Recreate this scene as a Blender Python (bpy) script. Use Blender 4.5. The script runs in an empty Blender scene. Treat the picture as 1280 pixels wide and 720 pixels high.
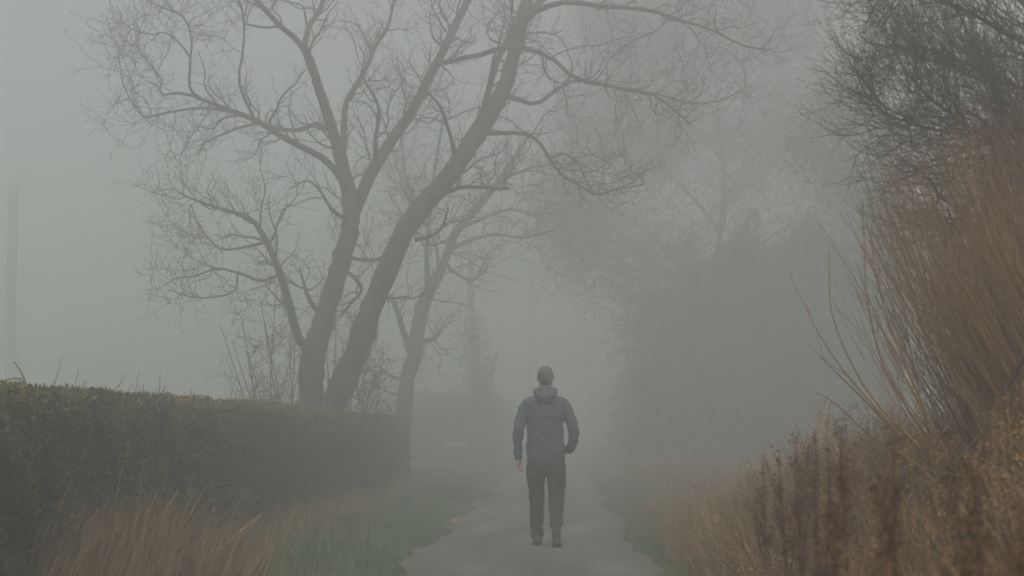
import bpy, math, random
import numpy as np
from mathutils import Vector, Matrix

random.seed(7)
R = np.random.default_rng(7)
S = bpy.context.scene
COL = S.collection
rad = math.radians

# ------------------------------------------------------------------ camera
CAM_H = 1.17
F_PX = 2490.0                                   # focal length in photo pixels (1280 wide) = 70 mm
PITCH = math.atan(180 / F_PX)
YAW = math.atan(60 / F_PX)
cam = bpy.data.cameras.new('camera'); camo = bpy.data.objects.new('camera', cam); COL.objects.link(camo)
cam.lens = 70.0; cam.sensor_width = 36.0; cam.clip_start = 0.1; cam.clip_end = 3000
camo.location = (0, 0, CAM_H); camo.rotation_euler = (math.pi/2 + PITCH, 0, YAW)
cam.dof.use_dof = True; cam.dof.focus_distance = 21.0; cam.dof.aperture_fstop = 3.6
S.camera = camo
CM = camo.rotation_euler.to_matrix()

def P(px, py, d):
    """point seen at photo pixel (px, py), at world depth y = d"""
    v = CM @ Vector(((px - 640) / F_PX, (360 - py) / F_PX, -1))
    k = d / v.y
    return (v.x * k, d, CAM_H + v.z * k)

# ------------------------------------------------------------------ sky, sun, exposure
SUN_EL, SUN_AZ = rad(64), rad(175)              # azimuth clockwise from +Y
w = bpy.data.worlds.new('World'); S.world = w; w.use_nodes = True
nt = w.node_tree; bg = nt.nodes['Background']
sky = nt.nodes.new('ShaderNodeTexSky'); sky.sky_type = 'NISHITA'; sky.sun_disc = False
sky.sun_elevation = SUN_EL; sky.sun_rotation = SUN_AZ; sky.dust_density = 1; sky.air_density = 1.0; sky.ozone_density = 1.0
hs = nt.nodes.new('ShaderNodeHueSaturation'); hs.inputs['Saturation'].default_value = 0.08
nt.links.new(sky.outputs[0], hs.inputs['Color']); nt.links.new(hs.outputs[0], bg.inputs[0])
bg.inputs[1].default_value = 0.05
sd = bpy.data.lights.new('sun', 'SUN'); sd.energy = 3.0; sd.angle = rad(14); sd.color = (1, .97, .92)
so = bpy.data.objects.new('sun', sd); COL.objects.link(so)
D = Vector((math.sin(SUN_AZ)*math.cos(SUN_EL), math.cos(SUN_AZ)*math.cos(SUN_EL), math.sin(SUN_EL)))
so.rotation_euler = D.to_track_quat('Z', 'Y').to_euler(); so.location = (0, 0, 30)
vs = S.view_settings; S.display_settings.display_device = 'sRGB'
vs.view_transform = 'Standard'; vs.look = 'None'; vs.gamma = 1; vs.exposure = 0.92; vs.use_curve_mapping = False
S.render.engine = 'CYCLES'
cy = S.cycles
cy.max_bounces = 12; cy.volume_bounces = 12; cy.diffuse_bounces = 3; cy.glossy_bounces = 1; cy.transmission_bounces = 2
cy.use_denoising = True
try: cy.denoiser = 'OPENIMAGEDENOISE'
except Exception: pass

FOG_DENSITY, FOG_G = 0.0288, 0.79
FOG_COL = (0.980, 1.0, 0.988)

# ------------------------------------------------------------------ helpers
def link(o, parent=None):
    COL.objects.link(o)
    if parent is not None: o.parent = parent
    return o

def tag(o, label=None, cat=None, group=None, kind=None):
    if label: o['label'] = label
    if cat: o['category'] = cat
    if group: o['group'] = group
    if kind: o['kind'] = kind
    return o

def empty(name, loc=(0, 0, 0), rz=0):
    o = bpy.data.objects.new(name, None); o.empty_display_size = .2
    o.location = loc; o.rotation_euler = (0, 0, rz)
    return link(o)

class Acc:
    """collects vertex / face arrays and per-vertex tint"""
    def __init__(s): s.v = []; s.q = []; s.t = []; s.c = []; s.n = 0
    def add(s, v, quads=None, tris=None, tint=None):
        v = np.asarray(v, float).reshape(-1, 3)
        s.v.append(v)
        if quads is not None and len(quads): s.q.append(np.asarray(quads, int).reshape(-1, 4) + s.n)
        if tris is not None and len(tris): s.t.append(np.asarray(tris, int).reshape(-1, 3) + s.n)
        if tint is None: tint = np.full(len(v), .5)
        s.c.append(np.broadcast_to(np.asarray(tint, float), (len(v),)))
        s.n += len(v)
    def mesh(s, name, mat, smooth=False):
        me = bpy.data.meshes.new(name)
        v = np.concatenate(s.v); q = np.concatenate(s.q) if s.q else np.zeros((0, 4), int)
        t = np.concatenate(s.t) if s.t else np.zeros((0, 3), int)
        me.vertices.add(len(v)); me.vertices.foreach_set('co', v.astype(np.float32).ravel())
        nl = q.size + t.size; me.loops.add(nl)
        me.loops.foreach_set('vertex_index', np.concatenate([q.ravel(), t.ravel()]).astype(np.int32))
        me.polygons.add(len(q) + len(t))
        ls = np.concatenate([np.arange(len(q)) * 4, q.size + np.arange(len(t)) * 3]).astype(np.int32)
        me.polygons.foreach_set('loop_start', ls)
        me.update(calc_edges=True)
        if smooth: me.polygons.foreach_set('use_smooth', np.ones(len(me.polygons), bool))
        a = me.attributes.new('tint', 'FLOAT', 'POINT'); a.data.foreach_set('value', np.concatenate(s.c).astype(np.float32))
        me.materials.append(mat)
        return me
    def build(s, name, mat, parent=None, smooth=False, kind=None):
        o = link(bpy.data.objects.new(name, s.mesh(name, mat, smooth)), parent)
        if kind: o['kind'] = kind
        return o

def material(name, cols, scale=4.0, rough=.85, bump=0.0, bscale=40., attr=0.6, spec=.25, detail=6, trans=0., stretch=None, bdist=.02):
    """colour ramp over (noise mixed with the per-piece tint)"""
    m = bpy.data.materials.new(name); m.use_nodes = True
    n = m.node_tree.nodes; l = m.node_tree.links
    b = n['Principled BSDF']; b.inputs['Roughness'].default_value = rough
    b.inputs['Specular IOR Level'].default_value = spec
    tc = n.new('ShaderNodeTexCoord'); src = tc.outputs['Object']
    if stretch:
        mp = n.new('ShaderNodeMapping'); mp.inputs['Scale'].default_value = stretch
        l.new(src, mp.inputs[0]); src = mp.outputs[0]
    nz = n.new('ShaderNodeTexNoise'); nz.inputs['Scale'].default_value = scale; nz.inputs['Detail'].default_value = detail
    l.new(src, nz.inputs['Vector'])
    mr = n.new('ShaderNodeMapRange'); mr.inputs[1].default_value = .3; mr.inputs[2].default_value = .7
    l.new(nz.outputs['Fac'], mr.inputs[0])
    at = n.new('ShaderNodeAttribute'); at.attribute_name = 'tint'
    mx = n.new('ShaderNodeMix'); mx.data_type = 'FLOAT'; mx.inputs[0].default_value = attr
    l.new(mr.outputs[0], mx.inputs[2]); l.new(at.outputs['Fac'], mx.inputs[3])
    cr = n.new('ShaderNodeValToRGB'); e = cr.color_ramp.elements
    pos = np.linspace(.05, .95, len(cols))
    e[0].position = pos[0]; e[0].color = (*cols[0], 1); e[1].position = pos[-1]; e[1].color = (*cols[-1], 1)
    for p, c in zip(pos[1:-1], cols[1:-1]):
        k = e.new(p); k.color = (*c, 1)
    l.new(mx.outputs[0], cr.inputs[0]); l.new(cr.outputs[0], b.inputs['Base Color'])
    if bump:
        nb = n.new('ShaderNodeTexNoise'); nb.inputs['Scale'].default_value = bscale; nb.inputs['Detail'].default_value = 5
        l.new(src, nb.inputs['Vector'])
        bp = n.new('ShaderNodeBump'); bp.inputs['Strength'].default_value = bump; bp.inputs['Distance'].default_value = bdist
        l.new(nb.outputs['Fac'], bp.inputs['Height']); l.new(bp.outputs[0], b.inputs['Normal'])
    return m

M = {}
M['bark'] = material('bark', [(.018, .016, .012), (.036, .032, .025), (.060, .054, .042)], 5, .95, 1.0, 16, .15, .1, stretch=(1, 1, .22), bdist=.09)
M['twig'] = material('twig', [(.022, .019, .015), (.045, .038, .029)], 3, .9, attr=.7, spec=.1)
M['twig_dark'] = material('dark_twig', [(.018, .014, .009), (.042, .032, .020), (.075, .056, .034)], 3, .9, attr=.7, spec=.1)
M['red_stem'] = material('reddish_stem', [(.040, .024, .011), (.115, .060, .025), (.20, .105, .045), (.125, .105, .045)], 1.2, .8, attr=.6, spec=.2)
M['hedge_leaf'] = material('hedge_leaf', [(.012, .013, .005), (.034, .037, .010), (.075, .070, .018), (.22, .145, .050)], 1.4, .7, attr=.6, spec=.2)
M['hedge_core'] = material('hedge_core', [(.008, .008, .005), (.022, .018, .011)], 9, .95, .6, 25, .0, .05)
M['ivy'] = material('ivy_leaf', [(.012, .018, .010), (.03, .042, .02), (.05, .058, .03)], 1.0, .6, attr=.7, spec=.25)
M['grass'] = material('green_grass', [(.022, .042, .022), (.045, .078, .042), (.080, .100, .054), (.17, .13, .065)], .9, .8, attr=.55, spec=.2)
M['dry'] = material('dry_grass', [(.030, .019, .010), (.080, .047, .024), (.17, .105, .055), (.42, .30, .16)], 1.1, .8, attr=.75, spec=.2)
M['weed'] = material('brown_weed', [(.024, .014, .008), (.075, .042, .020), (.17, .102, .048), (.40, .225, .075)], 1.6, .85, attr=.65, spec=.15)
M['dock'] = material('dock_brown', [(.028, .013, .007), (.060, .028, .014), (.10, .05, .024)], 8, .9, attr=.6, spec=.1)
M['soil'] = material('soil', [(.012, .018, .010), (.024, .032, .018), (.038, .040, .024)], 1.5, .95, .8, 14, .0, .1)
M['field'] = material('field_grass', [(.03, .045, .022), (.06, .075, .038), (.085, .09, .05)], .4, .95, .6, 8, .0, .1)

# ------------------------------------------------------------------ branch machinery (batches of B branches with K points)
def norm(a): return a / np.maximum(np.linalg.norm(a, axis=-1, keepdims=True), 1e-9)

def tubes(acc, pts, rr, sides=3, tint=None):
    """pts (B,K,3) rr (B,K)"""
    B, K, _ = pts.shape
    t = norm(np.gradient(pts, axis=1))
    ref = np.where(np.abs(t[:, :1, 2:3]) > .8, np.array([[[1., .1, 0]]]), np.array([[[.05, .1, 1.]]]))
    u = norm(np.cross(t, ref)); v = np.cross(t, u)
    a = np.arange(sides) * 2 * math.pi / sides
    ring = pts[:, :, None, :] + rr[:, :, None, None] * (np.cos(a)[None, None, :, None] * u[:, :, None, :] + np.sin(a)[None, None, :, None] * v[:, :, None, :])
    idx = np.arange(B * K * sides).reshape(B, K, sides)
    a0 = idx[:, :-1]; b0 = idx[:, 1:]
    q = np.stack([a0, np.roll(a0, -1, 2), np.roll(b0, -1, 2), b0], -1).reshape(-1, 4)
    ti = np.repeat(R.uniform(0, 1, B) if tint is None else np.broadcast_to(tint, (B,)), K * sides)
    acc.add(ring.reshape(-1, 3), q, tint=ti)

def grow(pp, pr, n, tr=(.2, 1.), length=(.5, 1.), ang=(25, 60), trop=(0, 0, .12), wob=.12, K=6, rfrac=.6, rtip=.35, weight=None, rmin=.002, taper=.5, rmax=9., sway=0.):
    """n children on parent batch; returns points, radii"""
    B, Kp, _ = pp.shape
    L = np.linalg.norm(np.diff(pp, axis=1), axis=2).sum(1)
    wgt = L if weight is None else weight
    pi = R.choice(B, n, p=wgt / wgt.sum())
    t = tr[0] + (tr[1] - tr[0]) * R.random(n) ** .8
    f = t * (Kp - 1); i = np.minimum(f.astype(int), Kp - 2); fr = (f - i)[:, None]
    base = pp[pi, i] * (1 - fr) + pp[pi, i + 1] * fr
    pd = norm(pp[pi, i + 1] - pp[pi, i])
    rb = (pr[pi, i] * (1 - fr[:, 0]) + pr[pi, i + 1] * fr[:, 0])
    r = norm(np.cross(pd, R.normal(size=(n, 3))))
    a = np.radians(R.uniform(*ang, n))[:, None]
    d = norm(pd * np.cos(a) + r * np.sin(a))
    ln = R.uniform(*length, n) * (1 - taper * t)
    step = (ln / (K - 1))[:, None]
    out = np.zeros((n, K, 3)); out[:, 0] = base
    tv = np.array(trop)[None]
    bend = R.normal(size=(n, 3)) * wob; ph = R.uniform(0, 6.3, (n, 3)); fq = R.uniform(.7, 1.6, (n, 3))
    for k in range(1, K):
        d = norm(d + tv + bend * .5 + R.normal(size=(n, 3)) * wob + sway * np.sin(ph + fq * k))
        out[:, k] = out[:, k - 1] + d * step
    r0 = np.clip(rb * rfrac * R.uniform(.6, 1.1, n), rmin, rmax)
    rr = r0[:, None] * np.linspace(1, rtip, K)[None]
    return out, rr

def smooth_line(pts, K):
    """Catmull-Rom resample of (n,3+) control rows"""
    p = np.asarray(pts, float); n = len(p)
    p = np.vstack([2*p[0] - p[1], p, 2*p[-1] - p[-2]])
    out = []
    for s in np.linspace(0, n - 1, K):
        i = min(int(s), n - 2); t = s - i
        a, b, c, d = p[i], p[i+1], p[i+2], p[i+3]
        out.append(.5 * ((2*b) + (-a + c)*t + (2*a - 5*b + 4*c - d)*t*t + (-a + 3*b - 3*c + d)*t**3))
    return np.array(out)

def traced(rows, d0, K=18):
    """rows: (px, py, width_px, depth offset) -> points (1,K,3), radii (1,K)"""
    c = []
    for r in rows:
        d = d0 + (r[3] if len(r) > 3 else 0)
        c.append([*P(r[0], r[1], d), r[2] * .46 * d / F_PX])
    s = smooth_line(c, K)
    # small natural wobble
    s[1:-1, :3] += R.normal(size=(K - 2, 3)) * s[1:-1, 3:4] * .07
    return s[None, :, :3], np.maximum(s[None, :, 3], .003)

def catbatch(bs, K=18):
    return np.concatenate([b[0] for b in bs]), np.concatenate([b[1] for b in bs])

# ------------------------------------------------------------------ ground height
def sm(a, b, x):
    t = np.clip((x - a) / (b - a), 0, 1); return t * t * (3 - 2 * t)
LANE_L, LANE_R = -1.36, 0.78
def lane_shift(y): return 0.0 * y
def ground_z(x, y):
    x = np.asarray(x, float); y = np.asarray(y, float)
    z = .10 * sm(0, .5, LANE_L - x) + .10 * sm(.9, 3.0, -1.4 - x)
    z = z + .06 * sm(0, .3, x - LANE_R) + (.66 * sm(.1, 2.0, x - LANE_R)) * (1 - .72 * sm(13, 27, y))
    n = .05 * np.sin(x * 2.1 + y * .7) * np.sin(y * 1.3 + 1) + .03 * np.sin(x * 5 + y * 3.1) + .02 * np.sin(y * 7.3 + x * 2)
    off = np.clip(np.maximum(LANE_L - x, x - LANE_R) / .5, 0, 1)
    return z + n * off - .03

def build_ground():
    xs = np.concatenate([np.linspace(-250, -20, 20), np.linspace(-19, -4, 26), np.linspace(-3.9, 6, 200), np.linspace(6.3, 20, 20), np.linspace(25, 250, 18)])
    ys = np.concatenate([np.linspace(-50, 0, 12), np.linspace(.5, 12, 40), np.linspace(12.1, 45, 260), np.linspace(45.3, 60, 40), np.linspace(61, 420, 70)])
    X, Y = np.meshgrid(xs, ys); Z = ground_z(X, Y)
    nx, ny = len(xs), len(ys)
    i = np.arange(nx * ny).reshape(ny, nx)
    q = np.stack([i[:-1, :-1], i[:-1, 1:], i[1:, 1:], i[1:, :-1]], -1).reshape(-1, 4)
    a = Acc(); a.add(np.stack([X, Y, Z], -1), q)
    tag(a.build('ground', M['soil'], smooth=True), kind='structure')

def lane_material():
    m = bpy.data.materials.new('worn_asphalt'); m.use_nodes = True
    n = m.node_tree.nodes; l = m.node_tree.links; b = n['Principled BSDF']
    tc = n.new('ShaderNodeTexCoord')
    def noise(s, d=6, st=(1, 1, 1)):
        mp = n.new('ShaderNodeMapping'); mp.inputs['Scale'].default_value = st; l.new(tc.outputs['Object'], mp.inputs[0])
        x = n.new('ShaderNodeTexNoise'); x.inputs['Scale'].default_value = s; x.inputs['Detail'].default_value = d; l.new(mp.outputs[0], x.inputs[0]); return x
    big = noise(1.1, 9, (1.5, .30, 1)); fine = noise(60, 3); stone = n.new('ShaderNodeTexVoronoi'); stone.inputs['Scale'].default_value = 55
    l.new(tc.outputs['Object'], stone.inputs['Vector'])
    cr = n.new('ShaderNodeValToRGB'); e = cr.color_ramp.elements
    e[0].position = .36; e[0].color = (.026, .027, .022, 1); e[1].position = .68; e[1].color = (.062, .063, .053, 1)
    k = e.new(.5); k.color = (.036, .037, .031, 1)
    l.new(big.outputs['Fac'], cr.inputs[0])
    mud = n.new('ShaderNodeAttribute'); mud.attribute_name = 'tint'
    mn = n.new('ShaderNodeMath'); mn.operation = 'MULTIPLY_ADD'; mn.inputs[1].default_value = 1.6
    off = n.new('ShaderNodeMath'); off.operation = 'SUBTRACT'; off.inputs[1].default_value = .85; l.new(noise(3.5, 6).outputs['Fac'], off.inputs[0])
    l.new(mud.outputs['Fac'], mn.inputs[0]); l.new(off.outputs[0], mn.inputs[2]); mn.use_clamp = True
    mx = n.new('ShaderNodeMix'); mx.data_type = 'RGBA'; l.new(mn.outputs[0], mx.inputs[0]); l.new(cr.outputs[0], mx.inputs[6]); mx.inputs[7].default_value = (.035, .030, .018, 1)
    l.new(mx.outputs[2], b.inputs['Base Color'])
    rr = n.new('ShaderNodeMapRange'); rr.inputs[3].default_value = .45; rr.inputs[4].default_value = .85; l.new(big.outputs['Fac'], rr.inputs[0]); l.new(rr.outputs[0], b.inputs['Roughness'])
    ad = n.new('ShaderNodeMath'); l.new(fine.outputs['Fac'], ad.inputs[0]); l.new(stone.outputs['Distance'], ad.inputs[1])
    bp = n.new('ShaderNodeBump'); bp.inputs['Strength'].default_value = .6; bp.inputs['Distance'].default_value = .008
    l.new(ad.outputs[0], bp.inputs['Height']); l.new(bp.outputs[0], b.inputs['Normal'])
    return m

def build_lane():
    ys = np.concatenate([np.linspace(-50, 10, 60), np.linspace(10.1, 60, 420), np.linspace(61, 400, 100)])
    u = np.linspace(0, 1, 30)
    edge_l = .08 * np.sin(ys * .9) + .04 * np.sin(ys * 2.7 + 1) + .01 * R.normal(size=len(ys))
    edge_r = .08 * np.sin(ys * .7 + 2) + .04 * np.sin(ys * 3.1) + .01 * R.normal(size=len(ys))
    X = (LANE_L + edge_l)[:, None] * (1 - u) + (LANE_R + edge_r)[:, None] * u
    Y = np.repeat(ys[:, None], 30, 1)
    # camber, wheel ruts, slight potholes
    Z = .005 + .028 * (1 - (2*u - 1)**2)[None] - .012 * (np.exp(-((u - .24) / .09)**2) + np.exp(-((u - .76) / .09)**2))[None] + .004 * np.sin(Y * 1.7 + X * 3) + .003 * R.normal(size=X.shape) * (Y < 60)
    i = np.arange(X.size).reshape(X.shape)
    q = np.stack([i[:-1, :-1], i[:-1, 1:], i[1:, 1:], i[1:, :-1]], -1).reshape(-1, 4)
    mud = np.clip(np.abs(2*u - 1)**4 * .9 + .35 * np.exp(-((u - .5) / .08)**2), 0, 1)
    a = Acc(); a.add(np.stack([X, Y, Z], -1), q, tint=np.broadcast_to(mud[None], X.shape).ravel())
    tag(a.build('lane', lane_material(), smooth=True), kind='structure')
    # loose stones and grit
    n = 260; g = Acc()
    y = R.uniform(15, 45, n); x = np.where(R.random(n) < .5, R.normal(LANE_L + .12, .12, n), R.uniform(LANE_L, LANE_R, n))
    for k in range(n):
        s = R.uniform(.004, .013)
        v = np.array([[1,0,0],[0,1,0],[-1,0,0],[0,-1,0],[0,0,.7],[0,0,-.5]]) * s * R.uniform(.6, 1.3, (6, 3)) + [x[k], y[k], .036]
        g.add(v, tris=[(0,1,4),(1,2,4),(2,3,4),(3,0,4),(1,0,5),(2,1,5),(3,2,5),(0,3,5)], tint=R.random())
    tag(g.build('gravel', material('grit', [(.05,.048,.042),(.14,.13,.11)], 10, .9, attr=.9)), 'loose dark grit scattered over the worn lane surface', 'gravel', kind='stuff')

# ------------------------------------------------------------------ blades and leaves
def blades(acc, x, y, z0, h, wd, lean=.35, curl=.3, bias=(0, 0), tint=None, segs=2):
    """bent tapering blades: segs quads + tip tri"""
    n = len(x)
    a = R.uniform(0, 2*math.pi, n); dl = np.abs(R.normal(0, lean, n))
    d = np.stack([np.cos(a)*dl + bias[0], np.sin(a)*dl + bias[1]], -1)
    sdir = np.stack([-np.sin(a), np.cos(a)], -1) * wd[:, None] * .5
    # width faces the lane's length as often as not
    rot = R.uniform(0, math.pi, n); sd_ = np.stack([np.cos(rot), np.sin(rot)], -1) * wd[:, None] * .5
    V = []; K = segs + 1
    for k in range(K + 1):
        t = k / K
        cx = x + d[:, 0] * h * (t * (1 - curl) + curl * t * t); cy = y + d[:, 1] * h * (t * (1 - curl) + curl * t * t)
        cz = z0 + h * (t - .25 * dl * t * t)
        if k < K:
            ww = (1 - .55 * t)
            V.append(np.stack([cx - sd_[:, 0]*ww, cy - sd_[:, 1]*ww, cz], -1)); V.append(np.stack([cx + sd_[:, 0]*ww, cy + sd_[:, 1]*ww, cz], -1))
        else: V.append(np.stack([cx, cy, cz], -1))
    V = np.stack(V, 1); m = V.shape[1]; b = (np.arange(n) * m)[:, None]
    q = np.concatenate([b + np.array([[2*k, 2*k+1, 2*k+3, 2*k+2]]) for k in range(segs)])
    t_ = b + np.array([[2*segs, 2*segs+1, 2*segs+2]])
    ti = np.repeat(R.random(n) if tint is None else tint, m)
    acc.add(V.reshape(-1, 3), q, t_, ti)

def leaves(acc, c, size, up=.3, aspect=.5, tint=None, nrm=None):
    """diamond leaves with a fold; c (n,3), size (n,)"""
    n = len(c)
    a = norm(R.normal(size=(n, 3)) + np.array([0, 0, up]))
    if nrm is None: nn = R.normal(size=(n, 3))
    else: nn = nrm + R.normal(size=(n, 3)) * .6
    s = norm(np.cross(a, nn)); f = np.cross(s, a)
    L = size[:, None]
    v = np.stack([c, c + a*L*.5 + s*L*aspect*.5 + f*L*.08, c + a*L, c + a*L*.5 - s*L*aspect*.5 + f*L*.08], 1)
    b = (np.arange(n) * 4)[:, None]
    acc.add(v.reshape(-1, 3), tris=np.concatenate([b + np.array([[0, 1, 2]]), b + np.array([[0, 2, 3]])]), tint=np.repeat(R.random(n) if tint is None else tint, 4))

def patch(x, y, s=1.0, seed=0.):
    """cheap smooth noise 0..1"""
    v = np.sin(x*1.7*s + seed) * np.cos(y*1.3*s + seed*2) + .6*np.sin(x*3.9*s + y*2.7*s + seed*3) + .4*np.sin(x*8.3*s - y*6.1*s + seed)
    return np.clip(.5 + v * .3, 0, 1)

# ------------------------------------------------------------------ hedges
def hedge(label, x_face, x_back, y0, y1, h, n_face, n_top, leaf=.032, mat='hedge_leaf', shoots=0, rough=.05, zf=None, group=None, bulge=None, extra=None, end_n=.05, ends=.05):
    root = empty('hedge', ((x_face + x_back) / 2, (y0 + y1) / 2, 0)); ox, oy = root.location.x, root.location.y
    tag(root, label, 'hedge', group)
    sgn = 1 if x_face > x_back else -1
    if zf is None: zf = lambda y: h + 0*y
    def face_x(y, z):   # uneven clipped face
        return x_face + sgn * (rough * (patch(y, z*2, 1.6, 1) - .5) * 2 + (bulge(y, z) if bulge else 0))
    def top_z(x, y): return zf(y) + rough * .6 * (patch(x, y, 2.2, 3) - .5) * 2 + (extra(np.abs(x - x_face)) if extra else 0)
    # core: a lumpy closed solid just inside the leaves
    ny = int((y1 - y0) / .3) + 2; ys = np.linspace(y0 + .1, y1 - .1, ny); prof = []
    for k in range(6): prof.append((0, k / 6))
    for k in range(7): prof.append((k / 6, 1))
    for k in range(3): prof.append((1, 1 - (k + 1) / 3))
    V = np.zeros((ny, len(prof), 3))
    for j, (u, vv) in enumerate(prof):
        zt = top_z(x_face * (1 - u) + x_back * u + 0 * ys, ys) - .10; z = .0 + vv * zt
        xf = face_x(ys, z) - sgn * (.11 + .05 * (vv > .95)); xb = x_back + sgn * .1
        V[:, j, 0] = xf * (1 - u) + xb * u - ox; V[:, j, 1] = ys - oy; V[:, j, 2] = z
    i = np.arange(ny * len(prof)).reshape(ny, -1)
    q = np.stack([i[:-1, :-1], i[:-1, 1:], i[1:, 1:], i[1:, :-1]], -1).reshape(-1, 4)
    a = Acc(); a.add(V, q); m = len(prof)
    for r in (0, ny - 1):     # end caps
        c = V[r].mean(0); a.add(np.vstack([V[r], c]), tris=[(k, (k + 1) % m, m) for k in range(m)])
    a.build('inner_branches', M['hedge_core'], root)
    a = Acc()
    def near(n):      # more leaves where the lens sees them large
        return y0 + (y1 - y0) * R.random(n) ** 1.35
    y = near(n_face); z = R.uniform(.02, 1, n_face) * (zf(y) + .02); depth = np.abs(R.normal(0, .055, n_face))
    x = face_x(y, z) - sgn * (depth - .02)
    cl = patch(y * 3, z * 5, 1.0, 5)
    tint = np.clip(.05 + .6 * cl * R.random(n_face) + .6 * R.random(n_face)**5 + .5 * sm(.78, 1, z / zf(y)) * R.random(n_face), 0, 1)
    leaves(a, np.stack([x - ox, y - oy, z], -1), leaf * R.uniform(.6, 1.3, n_face), .5, .45, tint)
    y = near(n_top); x = x_face + (x_back - x_face) * R.random(n_top); z = top_z(x, y) - np.abs(R.normal(0, .04, n_top))
    tint = np.clip(.5 + .8 * R.random(n_top) * patch(x, y, 3, 8), 0, 1)
    leaves(a, np.stack([x - ox, y - oy, z], -1), leaf * R.uniform(.6, 1.3, n_top), 1.2, .42, tint)
    # end face
    ne = int(n_face * end_n); x = x_face + (x_back - x_face) * R.random(ne); z = R.random(ne) * (zf(y1) + (extra(np.abs(x - x_face)) if extra else 0))
    ye = np.where(R.random(ne) < .5, y0, y1)
    leaves(a, np.stack([x - ox, ye - oy + R.normal(0, ends, ne), z], -1), leaf * R.uniform(.7, 1.3, ne), .5, .45)
    a.build('leaves', M[mat], root, kind='stuff')
    if shoots:
        a = Acc()
        y = near(shoots); x = x_face + (x_back - x_face) * R.random(shoots) ** 1.5; z = top_z(x, y) - .06
        L = R.uniform(.01, .045, shoots) * (1 + 1.6 * (R.random(shoots) < .012)); d = norm(np.stack([R.normal(0, .35, shoots), R.normal(0, .35, shoots), np.ones(shoots)], -1))
        p = np.stack([np.stack([x - ox, y - oy, z], -1) + d * (L + .05)[:, None] * t for t in (0, .5, 1)], 1)
        tubes(a, p, np.broadcast_to(np.array([.003, .002, .0015]), (shoots, 3)), 3)
        k = shoots // 6      # twigs showing through the face
        y = near(k); z = R.uniform(.1, 1, k) * zf(y); x = face_x(y, z) - sgn * .04
        d = norm(np.stack([sgn * np.abs(R.normal(.15, .3, k)), R.normal(0, .7, k), np.abs(R.normal(.4, .4, k))], -1))
        p = np.stack([np.stack([x - ox, y - oy, z], -1) + d * R.uniform(.08, .3, k)[:, None] * t for t in (0, .5, 1)], 1)
        tubes(a, p, np.broadcast_to(np.array([.004, .003, .0015]), (k, 3)), 3)
        a.build('shoots', M['dry'] if mat == 'hedge_leaf' else M['twig'], root, kind='stuff')
    return root

# ------------------------------------------------------------------ trees
def tree(name, label, cat, rows_trunk, rows_limb, d0, levels, group=None, bark='bark', twig='twig', K=18, extra=None):
    """traced trunk(s) and limbs, then generated branches and twigs"""
    b0 = P(rows_trunk[0][0][0], rows_trunk[0][0][1], d0 + (rows_trunk[0][0][3] if len(rows_trunk[0][0]) > 3 else 0))
    root = empty(name, (b0[0], b0[1], 0)); tag(root, label, cat, group)
    off = np.array([b0[0], b0[1], 0.])
    T = [traced(r, d0, K) for r in rows_trunk]; Lm = [traced(r, d0, K) for r in rows_limb]
    for p, r in T:
        q = smooth_line(np.column_stack([p[0], r[0]]), 70); zz = np.arange(70)
        q[:, 3] *= 1 + .02 * np.sin(zz * .9) + .03 * R.normal(size=70); q[:, :2] += R.normal(size=(70, 2)) * q[:, 3:] * .04
        a = Acc(); tubes(a, q[None, :, :3] - off, q[None, :, 3], 16)
        v = a.v[0]; cc = np.repeat(q[:, :3] - off, 16, 0); k = np.tile(np.arange(16), 70); zr = np.repeat(zz, 16)
        a.v[0] = cc + (v - cc) * (1 + .055 * np.sin(k * 2.1 + zr * .23) + .05 * R.normal(size=len(v)))[:, None]; a.build('trunk', M[bark], root, True)
    for p, r in Lm:
        a = Acc(); tubes(a, p - off, r, 7); a.build('limb', M[bark], root, True)
    base = catbatch(T + Lm)
    wl = np.array([L_w for L_w in ([.22] * len(T) + [1.] * len(Lm))]) * np.linalg.norm(np.diff(base[0], axis=1), axis=2).sum(1)
    cur = base; allb = []
    for li, lv in enumerate(levels):
        lv = dict(lv); n = lv.pop('n'); sides = lv.pop('sides', 3); from_all = lv.pop('also_base', False)
        if li == 0: nb = grow(cur[0], cur[1], n, weight=wl, **lv)
        else: nb = grow(cur[0], cur[1], n, **lv)
        allb.append((nb, sides)); cur = nb
    a = Acc()
    for (p, r), s_ in allb[:1]: tubes(a, p - off, r, s_)
    a.build('branches', M[twig], root, kind='stuff')
    if len(allb) > 1:
        a = Acc()
        for (p, r), s_ in allb[1:]: tubes(a, p - off, r, s_)
        a.build('twigs', M[twig], root, kind='stuff')
    return root, base, allb, off

def ivy_on(root, off, pts, n, spread, size=.09, mat='ivy'):
    """ivy leaves round the given points (m,3)"""
    a = Acc(); i = R.integers(0, len(pts), n)
    c = pts[i] + R.normal(size=(n, 3)) * spread
    leaves(a, c - off, size * R.uniform(.6, 1.3, n), -.2, .8)
    a.build('ivy', M[mat], root, kind='stuff')

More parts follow.
